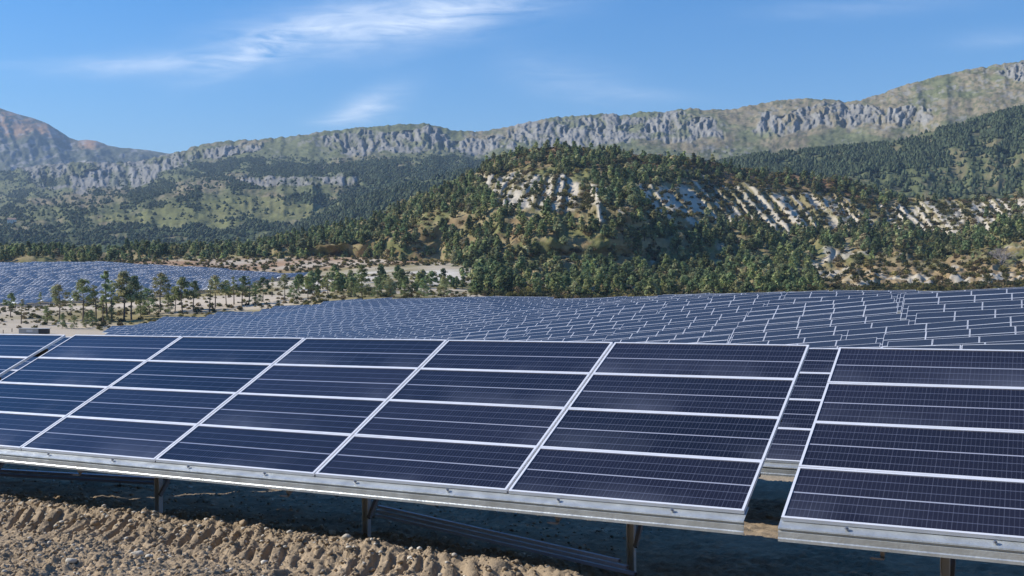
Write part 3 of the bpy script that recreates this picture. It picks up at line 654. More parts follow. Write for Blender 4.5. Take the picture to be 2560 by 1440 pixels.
vis_rows = sorted(set(t[0] for t in ind)); rowno = {r_: i + 1 for i, r_ in enumerate(vis_rows)}
byrow = {}
for t in ind: byrow.setdefault(t[0], []).append(t)
rest = near_sorted[KEEP:]
for r_, ts_ in byrow.items():
    ts_.sort(key=lambda t: -t[7])
    for n_, t in enumerate(ts_):
        _, a, b, z, h, h1, h2, _p = t
        roll = max(-.11, min(.105, math.atan2(h2 - h1, 13.0))); h = (2 * h + h1 + h2) / 4
        lb = f'blue solar table in the {ordn(rowno[r_])} field row behind the foreground, {ordn(n_ + 1)} from its right end'
        if (a, b) in detail:
            e = table_empty(a, b, h - .05, roll)
            for i in range(5):
                for j in range(4): link_part('solar_panel', ME_PANEL, e, tuple(c * S for c in place_pt(i, j)), (TH, 0, 0))
            me_r = bpy.data.meshes.get('lower_rail_shared') or rail_mb().mesh('lower_rail_shared', [M_GALV]); link_part('lower_rail', me_r, e)
        else:
            e = table_empty(a, b, h - .05, roll); loc, rot = e.location.copy(), e.rotation_euler.copy(); bpy.data.objects.remove(e)
            e = bpy.data.objects.new('solar_table', ME_TABLE); col.objects.link(e); e.location = loc; e.rotation_euler = rot
        tag(e, lb, 'solar table', 'solar tables in the field behind the front row')
# all other tables: one mesh
def simple_table():
    mb = MB()
    for i in range(5):
        for j in range(4):
            MM = Matrix.Translation(place_pt(i, j)) @ Matrix.Rotation(TH, 4, 'X')
            q = lambda x, y, z: MM @ Vector((x, y, z))
            x0, x1, y0, y1 = -PW / 2 + .13, PW / 2 - .13, -PH / 2 + .07, PH / 2 - .07
            mb.quad([q(x0, y0, .034), q(x1, y0, .034), q(x1, y1, .034), q(x0, y1, .034)], 0)
    MM = Matrix.Translation((0, 0, HC)) @ Matrix.Rotation(TH, 4, 'X'); n = len(mb.v); mb.box((0, 0, 0), (14.96, 3.98, .05), 1)
    for i in range(n, len(mb.v)): mb.v[i] = (MM @ (mb.v[i] / S)) * S
    for xp in (-6, 0, 6): mb.box((xp, -.9, .7), (.12, .12, 1.5), 1)
    return np.array([tuple(v) for v in mb.v]), np.array([q for q in mb.f]), np.array(mb.m)
sv, sf, sm_ = simple_table()
VV = []; FF = []; MM_ = []; cnt = 0
lst = [(t[1], t[2], t[4] - .05, math.atan2(t[6] - t[5], 13.)) for t in rest] + [(fa[i, 0], fa[i, 1], fh[i] - .1, math.atan2(fr_[i] - fl_[i], 12.)) for i in range(len(fa))]
for a, b, h, roll in lst:
    Mr = np.array((Matrix.Rotation(ANG, 3, 'Z') @ Matrix.Rotation(-roll, 3, 'Y'))); x, z = ab2xz(a, b)
    VV.append(sv @ Mr.T + np.array(W(x, z, h))); FF.append(sf + cnt); MM_.append(sm_); cnt += len(sv)
me = bpy.data.meshes.new('distant_solar_tables'); fast_mesh(me, np.concatenate(VV), np.concatenate(FF))
me.materials.append(M_CELL_SHEEN); me.materials.append(M_FRAME); me.polygons.foreach_set('material_index', np.concatenate(MM_).astype(np.int32))
uvl = me.uv_layers.new(name='UVMap'); uvl.data.foreach_set('uv', np.tile(np.array([0, 0, 1, 0, 1, 1, 0, 1], np.float32), len(me.polygons)))
o = bpy.data.objects.new('distant_solar_tables', me); col.objects.link(o)
tag(o, 'pale blue mass of solar tables on the far slope at left', 'solar tables', 'solar tables on the far slope', 'stuff')
print('tables done')

# ------------------------------------------------------------------ trees
def mat_leaf():
    m, t, b = mat_new('foliage')
    at = N(t, 'ShaderNodeAttribute', attribute_name='Col'); oi = N(t, 'ShaderNodeObjectInfo')
    k = math_n(t, 'ADD', math_n(t, 'MULTIPLY', oi.outputs['Random'], .5), .75)
    vm = N(t, 'ShaderNodeVectorMath', operation='SCALE'); t.links.new(at.outputs['Color'], vm.inputs[0]); t.links.new(k, vm.inputs['Scale'])
    t.links.new(vm.outputs[0], b.inputs['Base Color']); b.inputs['Roughness'].default_value = .75; b.inputs['Specular IOR Level'].default_value = .15
    tr = N(t, 'ShaderNodeBsdfTranslucent'); t.links.new(vm.outputs[0], tr.inputs[0]); ms = N(t, 'ShaderNodeMixShader'); ms.inputs[0].default_value = .42
    out = t.nodes['Material Output']; t.links.new(b.outputs[0], ms.inputs[1]); t.links.new(tr.outputs[0], ms.inputs[2]); t.links.new(ms.outputs[0], out.inputs[0])
    return m
M_LEAF = mat_leaf(); M_BARK = mat_simple('bark', (.13, .10, .08), .95, 0, .35, 3)
GREENS = [(.27, .30, .13), (.205, .255, .12), (.33, .325, .165), (.15, .19, .09)]
def tube(V, Fc, p0, p1, r0, r1, n=5):
    p0 = np.array(p0, float); p1 = np.array(p1, float); d = p1 - p0; d /= np.linalg.norm(d) + 1e-9
    u = np.cross(d, [0.3, 1, 0.1]); u /= np.linalg.norm(u) + 1e-9; v = np.cross(d, u); k = len(V)
    for p, r in ((p0, r0), (p1, r1)):
        for i in range(n): t_ = 2 * np.pi * i / n; V.append(p + (u * np.cos(t_) + v * np.sin(t_)) * r)
    for i in range(n): j = (i + 1) % n; Fc.append((k + i, k + j, k + n + j, k + n + i))
def make_tree(kind, h, seed, ntri, tsz, green, quadlimbs=True):
    """crown of leaf-sized faces in clumps round the limb ends, and a tapered trunk; all in units"""
    rg = np.random.default_rng(seed); V = []; Fc = []
    lean = rg.normal(0, .05, 2) * h; wig = rg.normal(0, .02, 2) * h
    def stem(t): return np.array([lean[0] * t * t + wig[0] * math.sin(3 * t), lean[1] * t * t + wig[1] * math.sin(3 * t), h * t])
    if kind == 'umbrella': b0, Rm, ncl = .48, .27 * h, 15; prof = lambda t: math.sin(math.pi * min(1, .22 + .8 * t)) ** .6
    elif kind == 'slender': b0, Rm, ncl = .40, .13 * h, 11; prof = lambda t: (1 - t) ** .5 * .9 + .1
    elif kind == 'bushy': b0, Rm, ncl = .10, .34 * h, 18; prof = lambda t: (1 - t) ** .7 * .85 + .15
    elif kind == 'round': b0, Rm, ncl = .14, .46 * h, 14; prof = lambda t: math.sin(math.pi * min(1, .3 + .66 * t)) ** .7
    else: b0, Rm, ncl = .16, .30 * h, 18; prof = lambda t: (1 - t) ** .8 + .08
    r0 = .020 * h + .03; st = [stem(t) for t in np.linspace(0, .96, 6)]
    for i in range(5): tube(V, Fc, st[i], st[i + 1], r0 * (1 - .17 * i), r0 * (1 - .17 * (i + 1)), 5)
    cl = []
    for c in range(ncl):
        t = (c + rg.uniform(.1, .9)) / ncl; a = c * 2.4 + rg.uniform(-.6, .6); rr_ = Rm * prof(t) * rg.uniform(.35, 1.05)
        z = b0 + (1 - b0) * (t * .94 + .02); s0 = stem(z - .04); ce = s0 + np.array([math.cos(a) * rr_, math.sin(a) * rr_, rg.uniform(-.01, .05) * h])
        cl.append((ce, (.42 + .35 * rg.random()) * Rm * (.75 if kind == 'slender' else .62)))
        if quadlimbs: tube(V, Fc, s0, s0 + (ce - s0) * .9, r0 * .32, r0 * .10, 3)
    cl.append((stem(.97), Rm * .33))
    n_each = np.array([max(4, int(ntri * (r ** 1.6) / sum(q[1] ** 1.6 for q in cl))) for _, r in cl])
    LV, LC = [], []; base = np.array(GREENS[green])
    for (ce, r), n in zip(cl, n_each):
        d = rg.normal(size=(n, 3)); d /= np.linalg.norm(d, axis=1)[:, None]; d *= (rg.random((n, 1)) ** .45)
        p = ce + d * np.array([r, r, r * .62]) * (1 + .25 * rg.normal(size=(n, 1)))
        nn = rg.normal(size=(n, 3)) * .42 + d + np.array([0, 0, .35]); nn /= np.linalg.norm(nn, axis=1)[:, None]
        u = np.cross(nn, rg.normal(size=(n, 3))); u /= np.linalg.norm(u, axis=1)[:, None]; v = np.cross(nn, u)
        s_ = tsz * rg.uniform(.55, 1.45, (n, 1))
        LV.append(np.stack([p - u * s_ - v * s_ * .5, p + u * s_ - v * s_ * .4, p + v * s_ * .95], 1).reshape(-1, 3))
        cc = base * rg.uniform(.7, 1.35) * rg.uniform(.75, 1.3, (n, 1)) * np.array([rg.uniform(.86, 1.10), 1, 1]); LC.append(np.repeat(cc, 3, 0))
    LV = np.concatenate(LV); LC = np.concatenate(LC); LV[:, 2] = np.maximum(LV[:, 2], .02)
    return np.array(V), np.array(Fc), LV, LC
def tree_meshes(kind, h, seed, ntri, tsz, green):
    V, Fc, LV, LC = make_tree(kind, h, seed, ntri, tsz, green)
    mt = bpy.data.meshes.new('trunk'); fast_mesh(mt, V * S, Fc); mt.materials.append(M_BARK)
    mc = bpy.data.meshes.new('crown'); fast_mesh(mc, LV * S, np.arange(len(LV)).reshape(-1, 3)); add_cols(mc, LC); mc.materials.append(M_LEAF)
    return mt, mc
def place_tree(ms, x, z, h, label, group, sc=1.0, rot=None, name='pine_tree', cat='tree'):
    e = bpy.data.objects.new(name, None); col.objects.link(e); e.location = W(x, z, h); e.scale = (sc * random.uniform(.9, 1.12), sc * random.uniform(.9, 1.12), sc)
    e.rotation_euler = (0, 0, random.uniform(0, 6.28) if rot is None else rot); e.empty_display_size = .5
    link_part('trunk', ms[0], e); link_part('crown', ms[1], e); tag(e, label, cat, group); return e
# pines in the strip between the two fields
strip = [(26, 794, 732, 'u'), (53, 810, 746, 's'), (100, 778, 729, 's'), (118, 808, 764, 'b'), (148, 800, 713, 'u'), (176, 790, 743, 's'), (207, 805, 697, 'u'), (240, 806, 711, 's'), (257, 808, 727, 's'), (268, 800, 676, 'l'),
         (281, 803, 700, 's'), (310, 802, 681, 'U'), (328, 800, 690, 'u'), (155, 822, 785, 'b'), (185, 822, 786, 'b'), (215, 820, 780, 'b'), (232, 817, 775, 'b'), (278, 806, 762, 'b'), (352, 792, 728, 'b'), (374, 786, 720, 'b'), (401, 780, 684, 'u'), (420, 782, 730, 'b'),
         (457, 785, 693, 'U'), (437, 783, 716, 'u'), (483, 778, 702, 'u'), (524, 781, 700, 's'), (538, 770, 690, 'u'), (566, 765, 700, 'u'), (585, 762, 690, 's'), (605, 764, 690, 'u'), (622, 762, 690, 's'), (640, 760, 706, 'b'), (657, 755, 694, 'U'), (680, 742, 690, 's'), (712, 752, 686, 'u'),
         (733, 748, 700, 'b'), (770, 750, 690, 'u'), (820, 741, 680, 'l'), (843, 745, 700, 'u'), (905, 742, 662, 'b'), (945, 743, 692, 'b'), (975, 743, 697, 'b'), (1012, 742, 700, 'b'), (1060, 742, 695, 'b'), (1110, 741, 690, 'b'), (878, 742, 705, 'b')]
KM = {'u': ('umbrella', 'pine with a bare trunk and rounded top'), 'U': ('umbrella', 'broad dense pine with a wide spreading crown'), 's': ('slender', 'thin sparse pine with a spindly trunk'), 'b': ('bushy', 'low bushy pine green to its foot'), 'l': ('slender', 'tall ragged pine with loose branches')}
protos = {}
for k_, (kd, _) in KM.items():
    for v_ in range(3):
        hh = 12.0; protos[k_, v_] = tree_meshes(kd, hh, 31 * v_ + len(k_) + ord(k_[0]), {'U': 2600, 'u': 1500, 's': 620, 'b': 1700, 'l': 1000}[k_], {'s': .20, 'b': .27}.get(k_, .25), (v_ + ord(k_)) % 3)
zs_ = np.arange(318, 440, 1.5); strip.sort(key=lambda t: t[0]); cntk = {}; tot = {}
for t in strip: tot[t[3]] = tot.get(t[3], 0) + 1
for (x, yb, yt, k_) in strip:
    X_ = (x - 1280) / F * zs_; hh = ground_u(X_, zs_); py = 720 - hh / zs_ * F
    ok = np.where(py <= yb)[0]; z = zs_[ok[0]] if len(ok) else 400.; X = (x - 1280) / F * z; h = gz(X, z)
    top_h = (720 - yt) / F * z - h; sc = max(top_h, 3) / 12.0
    cntk[k_] = cntk.get(k_, 0) + 1
    place_tree(protos[k_, cntk[k_] % 3], X, z, h - .1, f'{KM[k_][1]} between two solar fields, {ordn(cntk[k_])} such from left', 'pines in the strip between the solar fields', sc)
# the wood on the hill
def area(P):
    d1 = P[1:, :-1] - P[:-1, :-1]; d2 = P[:-1, 1:] - P[:-1, :-1]; return np.linalg.norm(np.cross(d1, d2), axis=2)
HA = area(HP); Hx = PXh[:-1, :-1]; Hy = HY[:-1, :-1]; tt = Ht[:-1]
cy_ = np.broadcast_to(crest_y, HY.shape)[:-1, :-1]
clump = fbm(Hx / 26, Hy / 13, 801, 4); big = fbm(Hx / 90, Hy / 40, 811, 3)
den = .16 + .0 * Hx
den = np.where((Hy > 545) & (Hx > 1100), .60, den)
den = np.maximum(den, .72 * inpoly(Hx, Hy, [(1290, 385), (1420, 370), (1560, 385), (1700, 420), (1780, 470), (1650, 470), (1600, 530), (1540, 540), (1440, 470), (1330, 440), (1240, 440), (1230, 400)]))
den = np.maximum(den, .62 * inpoly(Hx, Hy, [(1680, 395), (1900, 420), (2100, 440), (2180, 475), (2300, 490), (2700, 470), (2700, 520), (2400, 515), (2200, 520), (2050, 490), (1900, 470), (1760, 440)]))
den = np.maximum(den, .75 * ((Hx < 1250) & (Hy < 665))); den = np.maximum(den, .8 * (Hx > 2480) * (Hy < 660))
den = np.maximum(den, .7 * inpoly(Hx, Hy, [(1330, 540), (1680, 560), (1680, 640), (1330, 640)]))
den = np.where(inpoly(Hx, Hy, [(900, 560), (1160, 540), (1180, 580), (950, 600)]), .25, den)
den *= (1 - .95 * pale[:-1, :-1]) * (1 - .86 * zone[:-1, :-1]) * sstep(.28, .46, clump * .7 + big * .3) * (1 - .97 * low_r[:-1, :-1])
den = np.where((Hx > 2040) & (Hy > 636), den * .04, den)
den = np.where((tt[:, None] > 3.98) | (tt[:, None] < .55), 0, den)
den = den * ((Hx > -150) & (Hx < 2750)) * np.where(Hx < 750, sstep(700, 720, HZ[:-1, :-1]) * 0 + 1, 1)
pr = (den * HA).ravel(); pr /= pr.sum(); NT = 3700
pick = RNG.choice(len(pr), NT, p=pr); pi, pj = np.unravel_index(pick, HA.shape)
f1, f2 = RNG.random((NT, 1)), RNG.random((NT, 1))
pts = HP[pi, pj] * (1 - f1) * (1 - f2) + HP[pi + 1, pj] * f1 * (1 - f2) + HP[pi, pj + 1] * (1 - f1) * f2 + HP[pi + 1, pj + 1] * f1 * f2
# plus trees on the flat in front of the hill foot
ex = []
for _ in range(330):
    p_ = RNG.uniform(740, 2700); z = RNG.uniform(402, 452) if p_ < 2050 or RNG.random() < .03 else -1
    if z < 0 or (p_ < 1180 and RNG.random() < .45): continue
    X = (p_ - 1280) / F * z; ex.append((X, z))
ex = np.array(ex); eh = ground_u(ex[:, 0], ex[:, 1]); pts = np.concatenate([pts, np.stack([ex[:, 0] * S, ex[:, 1] * S, eh * S + CZ - .1], -1)])
NT = len(pts); dist = np.linalg.norm(pts - np.array([0, 0, CZ]), axis=1); order = np.argsort(dist)
hk = [('cone', 9, 0), ('bushy', 8, 1), ('round', 6.5, 2), ('cone', 10, 3), ('bushy', 9, 0), ('round', 6, 1), ('umbrella', 10, 1)]
hprot = [tree_meshes(kd, hh, 900 + i, 520, .50, gi) for i, (kd, hh, gi) in enumerate(hk)]
NI = 250; indt = order[:NI]
ppx = 1280 + pts[:, 0] / pts[:, 1] * F; indt = sorted(indt, key=lambda i: ppx[i]); seen = {}
kname = {'cone': 'pointed dark green pine', 'bushy': 'bushy green pine', 'round': 'rounded oak', 'umbrella': 'bare stemmed pine'}
for i in indt:
    k_ = int(RNG.integers(0, len(hk))); kd = hk[k_][0]; seen[kd] = seen.get(kd, 0) + 1; p = pts[i]
    place_tree(hprot[k_], p[0] / S, p[1] / S, (p[2] - CZ) / S - .15, f'{kname[kd]} at the hill foot, {ordn(seen[kd]) if seen[kd] < 100 else "hundred and " + ordn(seen[kd] - 100)} such from left', 'trees at the foot of the hill',
               float(RNG.uniform(.42, .98)), None, 'oak_tree' if kd == 'round' else 'pine_tree')
# everything further up as one wood
simp = []
for i, (kd, hh, gi) in enumerate(hk + hk[:3]):
    V, Fc, LV, LC = make_tree(kd, hh, 1900 + i, 240, .76, gi, False); simp.append((V[:30], Fc[:25], LV, LC))
def merge_trees(name, P3_, tmpl, scl, colmul, label, cat='wood'):
    LVs, LCs = [], []; TV, TF = [], []; c = 0
    for i, p in enumerate(P3_):
        V, Fc, LV, LC = tmpl[int(RNG.integers(0, len(tmpl)))]; a = RNG.uniform(0, 6.28); ca, sa = math.cos(a), math.sin(a); Rm = np.array([[ca, -sa, 0], [sa, ca, 0], [0, 0, 1]])
        s_ = scl[i] * S; LVs.append((LV @ Rm.T) * s_ + p); LCs.append(LC * colmul[i])
        if V is not None: TV.append((V @ Rm.T) * s_ + p); TF.append(Fc + c); c += len(V)
    LVs = np.concatenate(LVs); n = len(LVs); allv = LVs; q = np.arange(n).reshape(-1, 3)
    me = bpy.data.meshes.new(name)
    if TV:   # trunks as triangles appended
        TV = np.concatenate(TV); TF = np.concatenate(TF) + n; tri = np.concatenate([TF[:, [0, 1, 2]], TF[:, [0, 2, 3]]]); allv = np.concatenate([LVs, TV])
        q2 = np.concatenate([q, tri]); LCs.append(np.tile(np.array([[.09, .075, .06]]), (len(TV), 1)))
    else: q2 = q
    fast_mesh(me, allv, q2); add_cols(me, np.concatenate(LCs)); me.materials.append(M_LEAF)
    o = bpy.data.objects.new(name, me); col.objects.link(o); tag(o, label, cat, None, 'stuff'); return o
rest_ = order[NI:]; tone = RNG.uniform(.55, 1.45, (len(rest_), 1)) * np.where(RNG.random((len(rest_), 1)) < .22, np.array([[1.35, 1.15, 1.3]]), np.array([[1., 1., 1.]]))
ysc = np.interp(dist[rest_], [350, 600, 800], [1.0, .85, .75])
merge_trees('wood', pts[rest_], simp, RNG.uniform(.4, 1.08, len(rest_)) * ysc, tone, 'mixed green wood covering the flanks and crest of the eroded hill')
# low scrub and heath: bank, strip, hill
def bush_t(seed, n, sz, colr):
    rg = np.random.default_rng(seed); d = rg.normal(size=(n, 3)); d /= np.linalg.norm(d, axis=1)[:, None]; p = d * rg.random((n, 1)) ** .4 * np.array([1, 1, .6]) + np.array([0, 0, .5])
    u = rg.normal(size=(n, 3)); u /= np.linalg.norm(u, axis=1)[:, None]; v = np.cross(u, rg.normal(size=(n, 3))); v /= np.linalg.norm(v, axis=1)[:, None]
    LV = np.stack([p - u * sz, p + u * sz, p + v * sz * 1.3], 1).reshape(-1, 3); LV[:, 2] = np.maximum(LV[:, 2], 0)
    return (None, None, LV, np.repeat(np.array(colr) * rg.uniform(.6, 1.4, (n, 1)), 3, 0))
bt = [bush_t(1, 60, .35, (.07, .075, .035)), bush_t(2, 60, .35, (.11, .105, .04)), bush_t(3, 60, .3, (.15, .115, .06)), bush_t(4, 60, .3, (.05, .06, .03)), bush_t(5, 60, .3, (.20, .175, .06))]
bp = []
for _ in range(1500):
    p_ = RNG.uniform(180, 1250); z = RNG.uniform(560, 730); bp.append(((p_ - 1280) / F * z, z, RNG.uniform(.5, 1.5)))
for _ in range(2000):
    p_ = RNG.uniform(-50, 1250); z = RNG.uniform(322, 520)
    if z > np.interp(p_, [0, 470, 740, 760], [425, 425, 440, 520]): continue
    if abs(z - 398) < 8 and p_ < 700 and RNG.random() < .85: continue
    if p_ < 240 and z < 335 and RNG.random() < .8: continue
    bp.append(((p_ - 1280) / F * z, z, RNG.uniform(.3, 1.1)))
for _ in range(1500):
    p_ = RNG.uniform(1200, 2700); z = RNG.uniform(390, 450); bp.append(((p_ - 1280) / F * z, z, RNG.uniform(.6, 2.0)))
bp = np.array(bp); bh = ground_u(bp[:, 0], bp[:, 1]); Pb = np.stack([bp[:, 0] * S, bp[:, 1] * S, bh * S + CZ - .05], -1)
sc_ = bp[:, 2]
dh = (1 + 1.3 * zone[:-1, :-1]) * (.35 + .65 * heath[:, :][:-1, :-1] * 1.5 + 0.1 * low_r[:-1, :-1]) * (1 - .8 * pale[:-1, :-1]) * ((Hx > 600) & (Hx < 2750)) * (tt[:, None] < 4.0) * (tt[:, None] > .6)
prb = (dh * HA).ravel(); prb /= prb.sum(); pk = RNG.choice(len(prb), 5200, p=prb); bi, bj = np.unravel_index(pk, HA.shape)
Pb = np.concatenate([Pb, HP[bi, bj] + RNG.normal(0, .6, (5200, 3)) * np.array([1, 1, 0])]); sc_ = np.concatenate([sc_, RNG.uniform(.7, 2.2, 5200)])
merge_trees('scrub', Pb, bt, sc_, RNG.uniform(.7, 1.4, (len(Pb), 1)), 'low dry scrub and heath dotted over the bank, valley strip and hill', 'scrub')
# forests on the mountains: one mass each
def ftree(seed):
    rg = np.random.default_rng(seed); V = []; n = 6
    rings = [(0, .55), (.3, 1.0), (.65, .62)]
    for t, r in rings:
        for i in range(n): a = 2 * np.pi * (i + rg.uniform(-.3, .3)) / n; V.append((math.cos(a) * r * rg.uniform(.7, 1.25), math.sin(a) * r * rg.uniform(.7, 1.25), t + rg.uniform(-.06, .06)))
    V.append((0, 0, 1.05)); T = []
    for k in range(2):
        for i in range(n): j = (i + 1) % n; T += [(k * n + i, k * n + j, (k + 1) * n + j), (k * n + i, (k + 1) * n + j, (k + 1) * n + i)]
    for i in range(n): T.append((2 * n + i, 2 * n + (i + 1) % n, 3 * n))
    V = np.array(V); LV = V[np.array(T)].reshape(-1, 3); return LV, np.repeat(rg.uniform(.75, 1.3, (len(T), 1)), 3, 0)
ft = [ftree(i) for i in range(6)]
def forest(name, P, mask, count, r, h, label, colr=(.085, .112, .06)):
    A = area(P); pr = (mask[:-1, :-1] * A).ravel(); pr /= pr.sum(); pk = RNG.choice(len(pr), count, p=pr); i, j = np.unravel_index(pk, A.shape)
    f1, f2 = RNG.random((count, 1)), RNG.random((count, 1)); p = P[i, j] * (1 - f1) * (1 - f2) + P[i + 1, j] * f1 * (1 - f2) + P[i, j + 1] * (1 - f1) * f2 + P[i + 1, j + 1] * f1 * f2
    LVs, LCs = [], []; which = RNG.integers(0, len(ft), count); sc = RNG.uniform(.6, 1.3, count)
    for k in range(len(ft)):
        m_ = which == k; LV, LC = ft[k]; s_ = sc[m_][:, None, None] * np.array([r, r, h]) * S
        LVs.append((LV[None] * s_ + p[m_][:, None, :] - np.array([0, 0, .8])).reshape(-1, 3)); LCs.append((LC[None] * np.array(colr) * RNG.uniform(.6, 1.45, (m_.sum(), 1, 1))).reshape(-1, 3))
    LV = np.concatenate(LVs); me = bpy.data.meshes.new(name); fast_mesh(me, LV, np.arange(len(LV)).reshape(-1, 3)); add_cols(me, np.concatenate(LCs)); me.materials.append(M_LEAF)
    o = bpy.data.objects.new(name, me); col.objects.link(o); tag(o, label, 'forest', None, 'stuff')
vism = ((MPX > -60) & (MPX < 2650)).astype(float)
forest('mountain_forest', MP, np.clip(woodm + .02 * (MYY > 380) + .25 * sstep(.58, .62, fbm(MPX / 9, MYY / 6, 851, 3)) * (MYY > 400), 0, 1) * vism * sstep(6.0, 5.0, Mt)[:, None] * sstep(1, 2, Mt)[:, None] * (1 - .9 * cliff), 20000, 3.2, 5.6, 'dark bands of forest draped over the far mountain slopes')
P_, wd_, ys_, ts_ = spL; forest('spur_forest', P_, (.10 + wd_) * ((ts_ < 2.1) & (ts_ > .6))[:, None], 9000, 3.1, 7, 'dark conifer forest on the low spur behind the hill at left')
P_, wd_, ys_, ts_ = spR; forest('spur_forest', P_, (.10 + wd_) * ((ts_ < 2.1) & (ts_ > .6))[:, None], 15000, 2.9, 6.5, 'dark conifer forest on the long spur at right')
print('trees done', NT)

# ------------------------------------------------------------------ loose things
def rail_between(p0, p1, label, w=.05, hgt=.045, group='loose rails under the middle table'):
    """a loose folded rail lying between two points (units)"""
    p0, p1 = Vector(p0), Vector(p1); L = (p1 - p0).length; mb = MB()
    mb.extr([(-w, 0), (-w, hgt), (w, hgt), (w, 0), (w * .6, 0)], 0, L, 0, .006)
    o = mb.build('loose_rail', [M_RAILS]); d = (p1 - p0).normalized(); o.rotation_euler = d.to_track_quat('X', 'Z').to_euler(); o.location = W(p0.x, p0.y, 0); o.location.z = p0.z * S + CZ
    tag(o, label, 'metal rail', group); return o
M_RAILS = mat_simple('galvanised_rail', (.26, .25, .30), .45, .5, .15, 6)
def gpt(a, b, dz): x, z = ab2xz(a, b); return (x, z, -3.7 + .0107 * a - .37 * b / 6 + dz)
for k, (db, dz, lb) in enumerate([(0, .02, 'bottom rail of the slanting bundle lying under the middle table'), (.03, .10, 'middle rail of the slanting bundle lying under the middle table'), (.06, .18, 'top rail of the slanting bundle lying under the middle table')]):
    rail_between(gpt(1.1, 2.03 + db, dz * .8 + .22), gpt(5.95 - .12 * k, .62 + db, dz * .8 + .10), lb, .022, .032)
for k in range(2):
    rail_between(gpt(-9.4, 2.5 + .1 * k, .12 + .07 * k), gpt(-5.1, 3.6 + .1 * k, .10 + .07 * k), ('upper' if k else 'lower') + ' dark rail lying in shade under the left end of the array', group='loose rails under the left table')
x_, z_ = ab2xz(10.2, .35)
rail_between(gpt(9.15, 1.0, .16), gpt(12.5, .9, .16), 'loose grey rail at the bottom right corner beside a post', .07, .07, 'loose rails at the right corner')
rail_between(gpt(9.15, .55, .05), gpt(12.9, .45, .05), 'pale loose rail lying lowest at the bottom right corner', .07, .06, 'loose rails at the right corner')
# stones: distorted lumps; the big ones are things, the small ones gravel
def stone_arr(seed, n=2):
    bm = bmesh.new(); bmesh.ops.create_icosphere(bm, subdivisions=n, radius=1.0); rg = np.random.default_rng(seed)
    V = np.array([v.co[:] for v in bm.verts]); Fc = np.array([[v.index for v in f.verts] for f in bm.faces]); bm.free()
    for _ in range(9 if n > 1 else 5):        # knock flats off it
        d = rg.normal(size=3); d /= np.linalg.norm(d); c = rg.uniform(.45, .85); over = np.maximum(V @ d - c, 0); V = V - over[:, None] * d * .92
    V = V * rg.uniform([.8, .7, .5], [1.2, 1.1, .8]); return V, Fc
M_STONE = mat_simple('pale_stone', (.50, .46, .38), .9, 0, .3, 9, .4, 30)
def big_stone(a, b, r, label, seed):
    V, Fc = stone_arr(seed, 3); V = V + .05 * np.random.default_rng(seed).normal(size=V.shape) * 0 + .10 * (fbm(V[:, 0] * 3 + seed, V[:, 1] * 3 + V[:, 2] * 2, seed, 3) - .5)[:, None] * V
    me = bpy.data.meshes.new('stone'); fast_mesh(me, V * r * S, Fc); me.materials.append(M_STONE); o = bpy.data.objects.new('stone', me); col.objects.link(o)
    g_ = gpt(a, b, .0); o.location = W(g_[0], g_[1], 0); o.location.z = (near_h(a, b) + r * .18) * S + CZ; o.rotation_euler = (0, 0, seed); tag(o, label, 'stone', 'pale stones on the near bank')
from bisect import bisect_left
def near_h(a, b):
    i = min(max(bisect_left(ga_l, a), 1), len(ga_l) - 1); j = min(max(bisect_left(gb_l, b), 1), len(gb_l) - 1); return float(H_[i, j])
ga_l, gb_l = list(ga), list(gb)
def ab_from_px(x, y, h=-3.66): z = -h / ((y - 720) / F); return xz2ab((x - 1280) / F * z, z)
for x, y, r, lb, sd_ in [(340, 1385, .10, 'largest pale stone on the sunlit bank at bottom left', 3), (180, 1412, .085, 'smooth white stone with a dark hollow behind it, bottom left', 4), (372, 1392, .07, 'small pale stone beside the largest stone on the bank', 5),
        (55, 1283, .06, 'pale stone near the left edge on the crest of the bank', 6), (490, 1362, .055, 'small pale stone in the middle of the wheel track', 7), (865, 1404, .075, 'pale angular stone below the second post on the bank', 8),
        (1372, 1425, .10, 'dark grey stone in the shade near the end of the rail bundle', 9), (1180, 1340, .055, 'small grey stone in the shade under the rail bundle', 10), (990, 1330, .08, 'grey flat stone in the shade right of the second post', 12), (1035, 1402, .05, 'small light stone just inside the shadow edge', 13)]:
    a_, b_ = ab_from_px(x, y); big_stone(a_, b_, r, lb, sd_)
# gravel and clods: one mass
sa = [stone_arr(50 + i, 1) for i in range(8)]; gv, gf, gc = [], [], []; c = 0
NG = 20000
for _ in range(NG):
    a = RNG.uniform(-11.5, 5); b = RNG.uniform(-3.0, 1.8) if RNG.random() < .85 else RNG.uniform(1.8, 6.5)
    x, z = ab2xz(a, b); p_ = 1280 + x / z * F
    if p_ < -30 or p_ > 2600: continue
    V, Fc = sa[int(RNG.integers(0, 8))]; r = .008 + .036 * RNG.random() ** 3.0 + (.03 if RNG.random() < .012 else 0)
    if abs(b) < .5: r *= 1.25
    t_ = RNG.uniform(0, 6.28); ct, st_ = math.cos(t_), math.sin(t_); VV_ = V @ np.array([[ct, -st_, 0], [st_, ct, 0], [0, 0, 1]]).T
    h = near_h(a, b); gv.append((VV_ * r + np.array([x, z, h + r * .25])) * S + np.array([0, 0, CZ])); gf.append(Fc + c); c += len(V)
    k = RNG.random(); cc = np.array([.33, .26, .18]) * RNG.uniform(.75, 1.2) if k < .8 else np.array([.56, .52, .44]) * RNG.uniform(.8, 1.15); gc.append(np.repeat(cc[None], len(V), 0))
me = bpy.data.meshes.new('gravel'); fast_mesh(me, np.concatenate(gv), np.concatenate(gf)); add_cols(me, np.concatenate(gc)); me.materials.append(mat_col('clods', .95, (30, .3), None, .08))
o = bpy.data.objects.new('gravel', me); col.objects.link(o); tag(o, 'gravel and crumbled clods strewn over the churned bank', 'gravel', None, 'stuff')
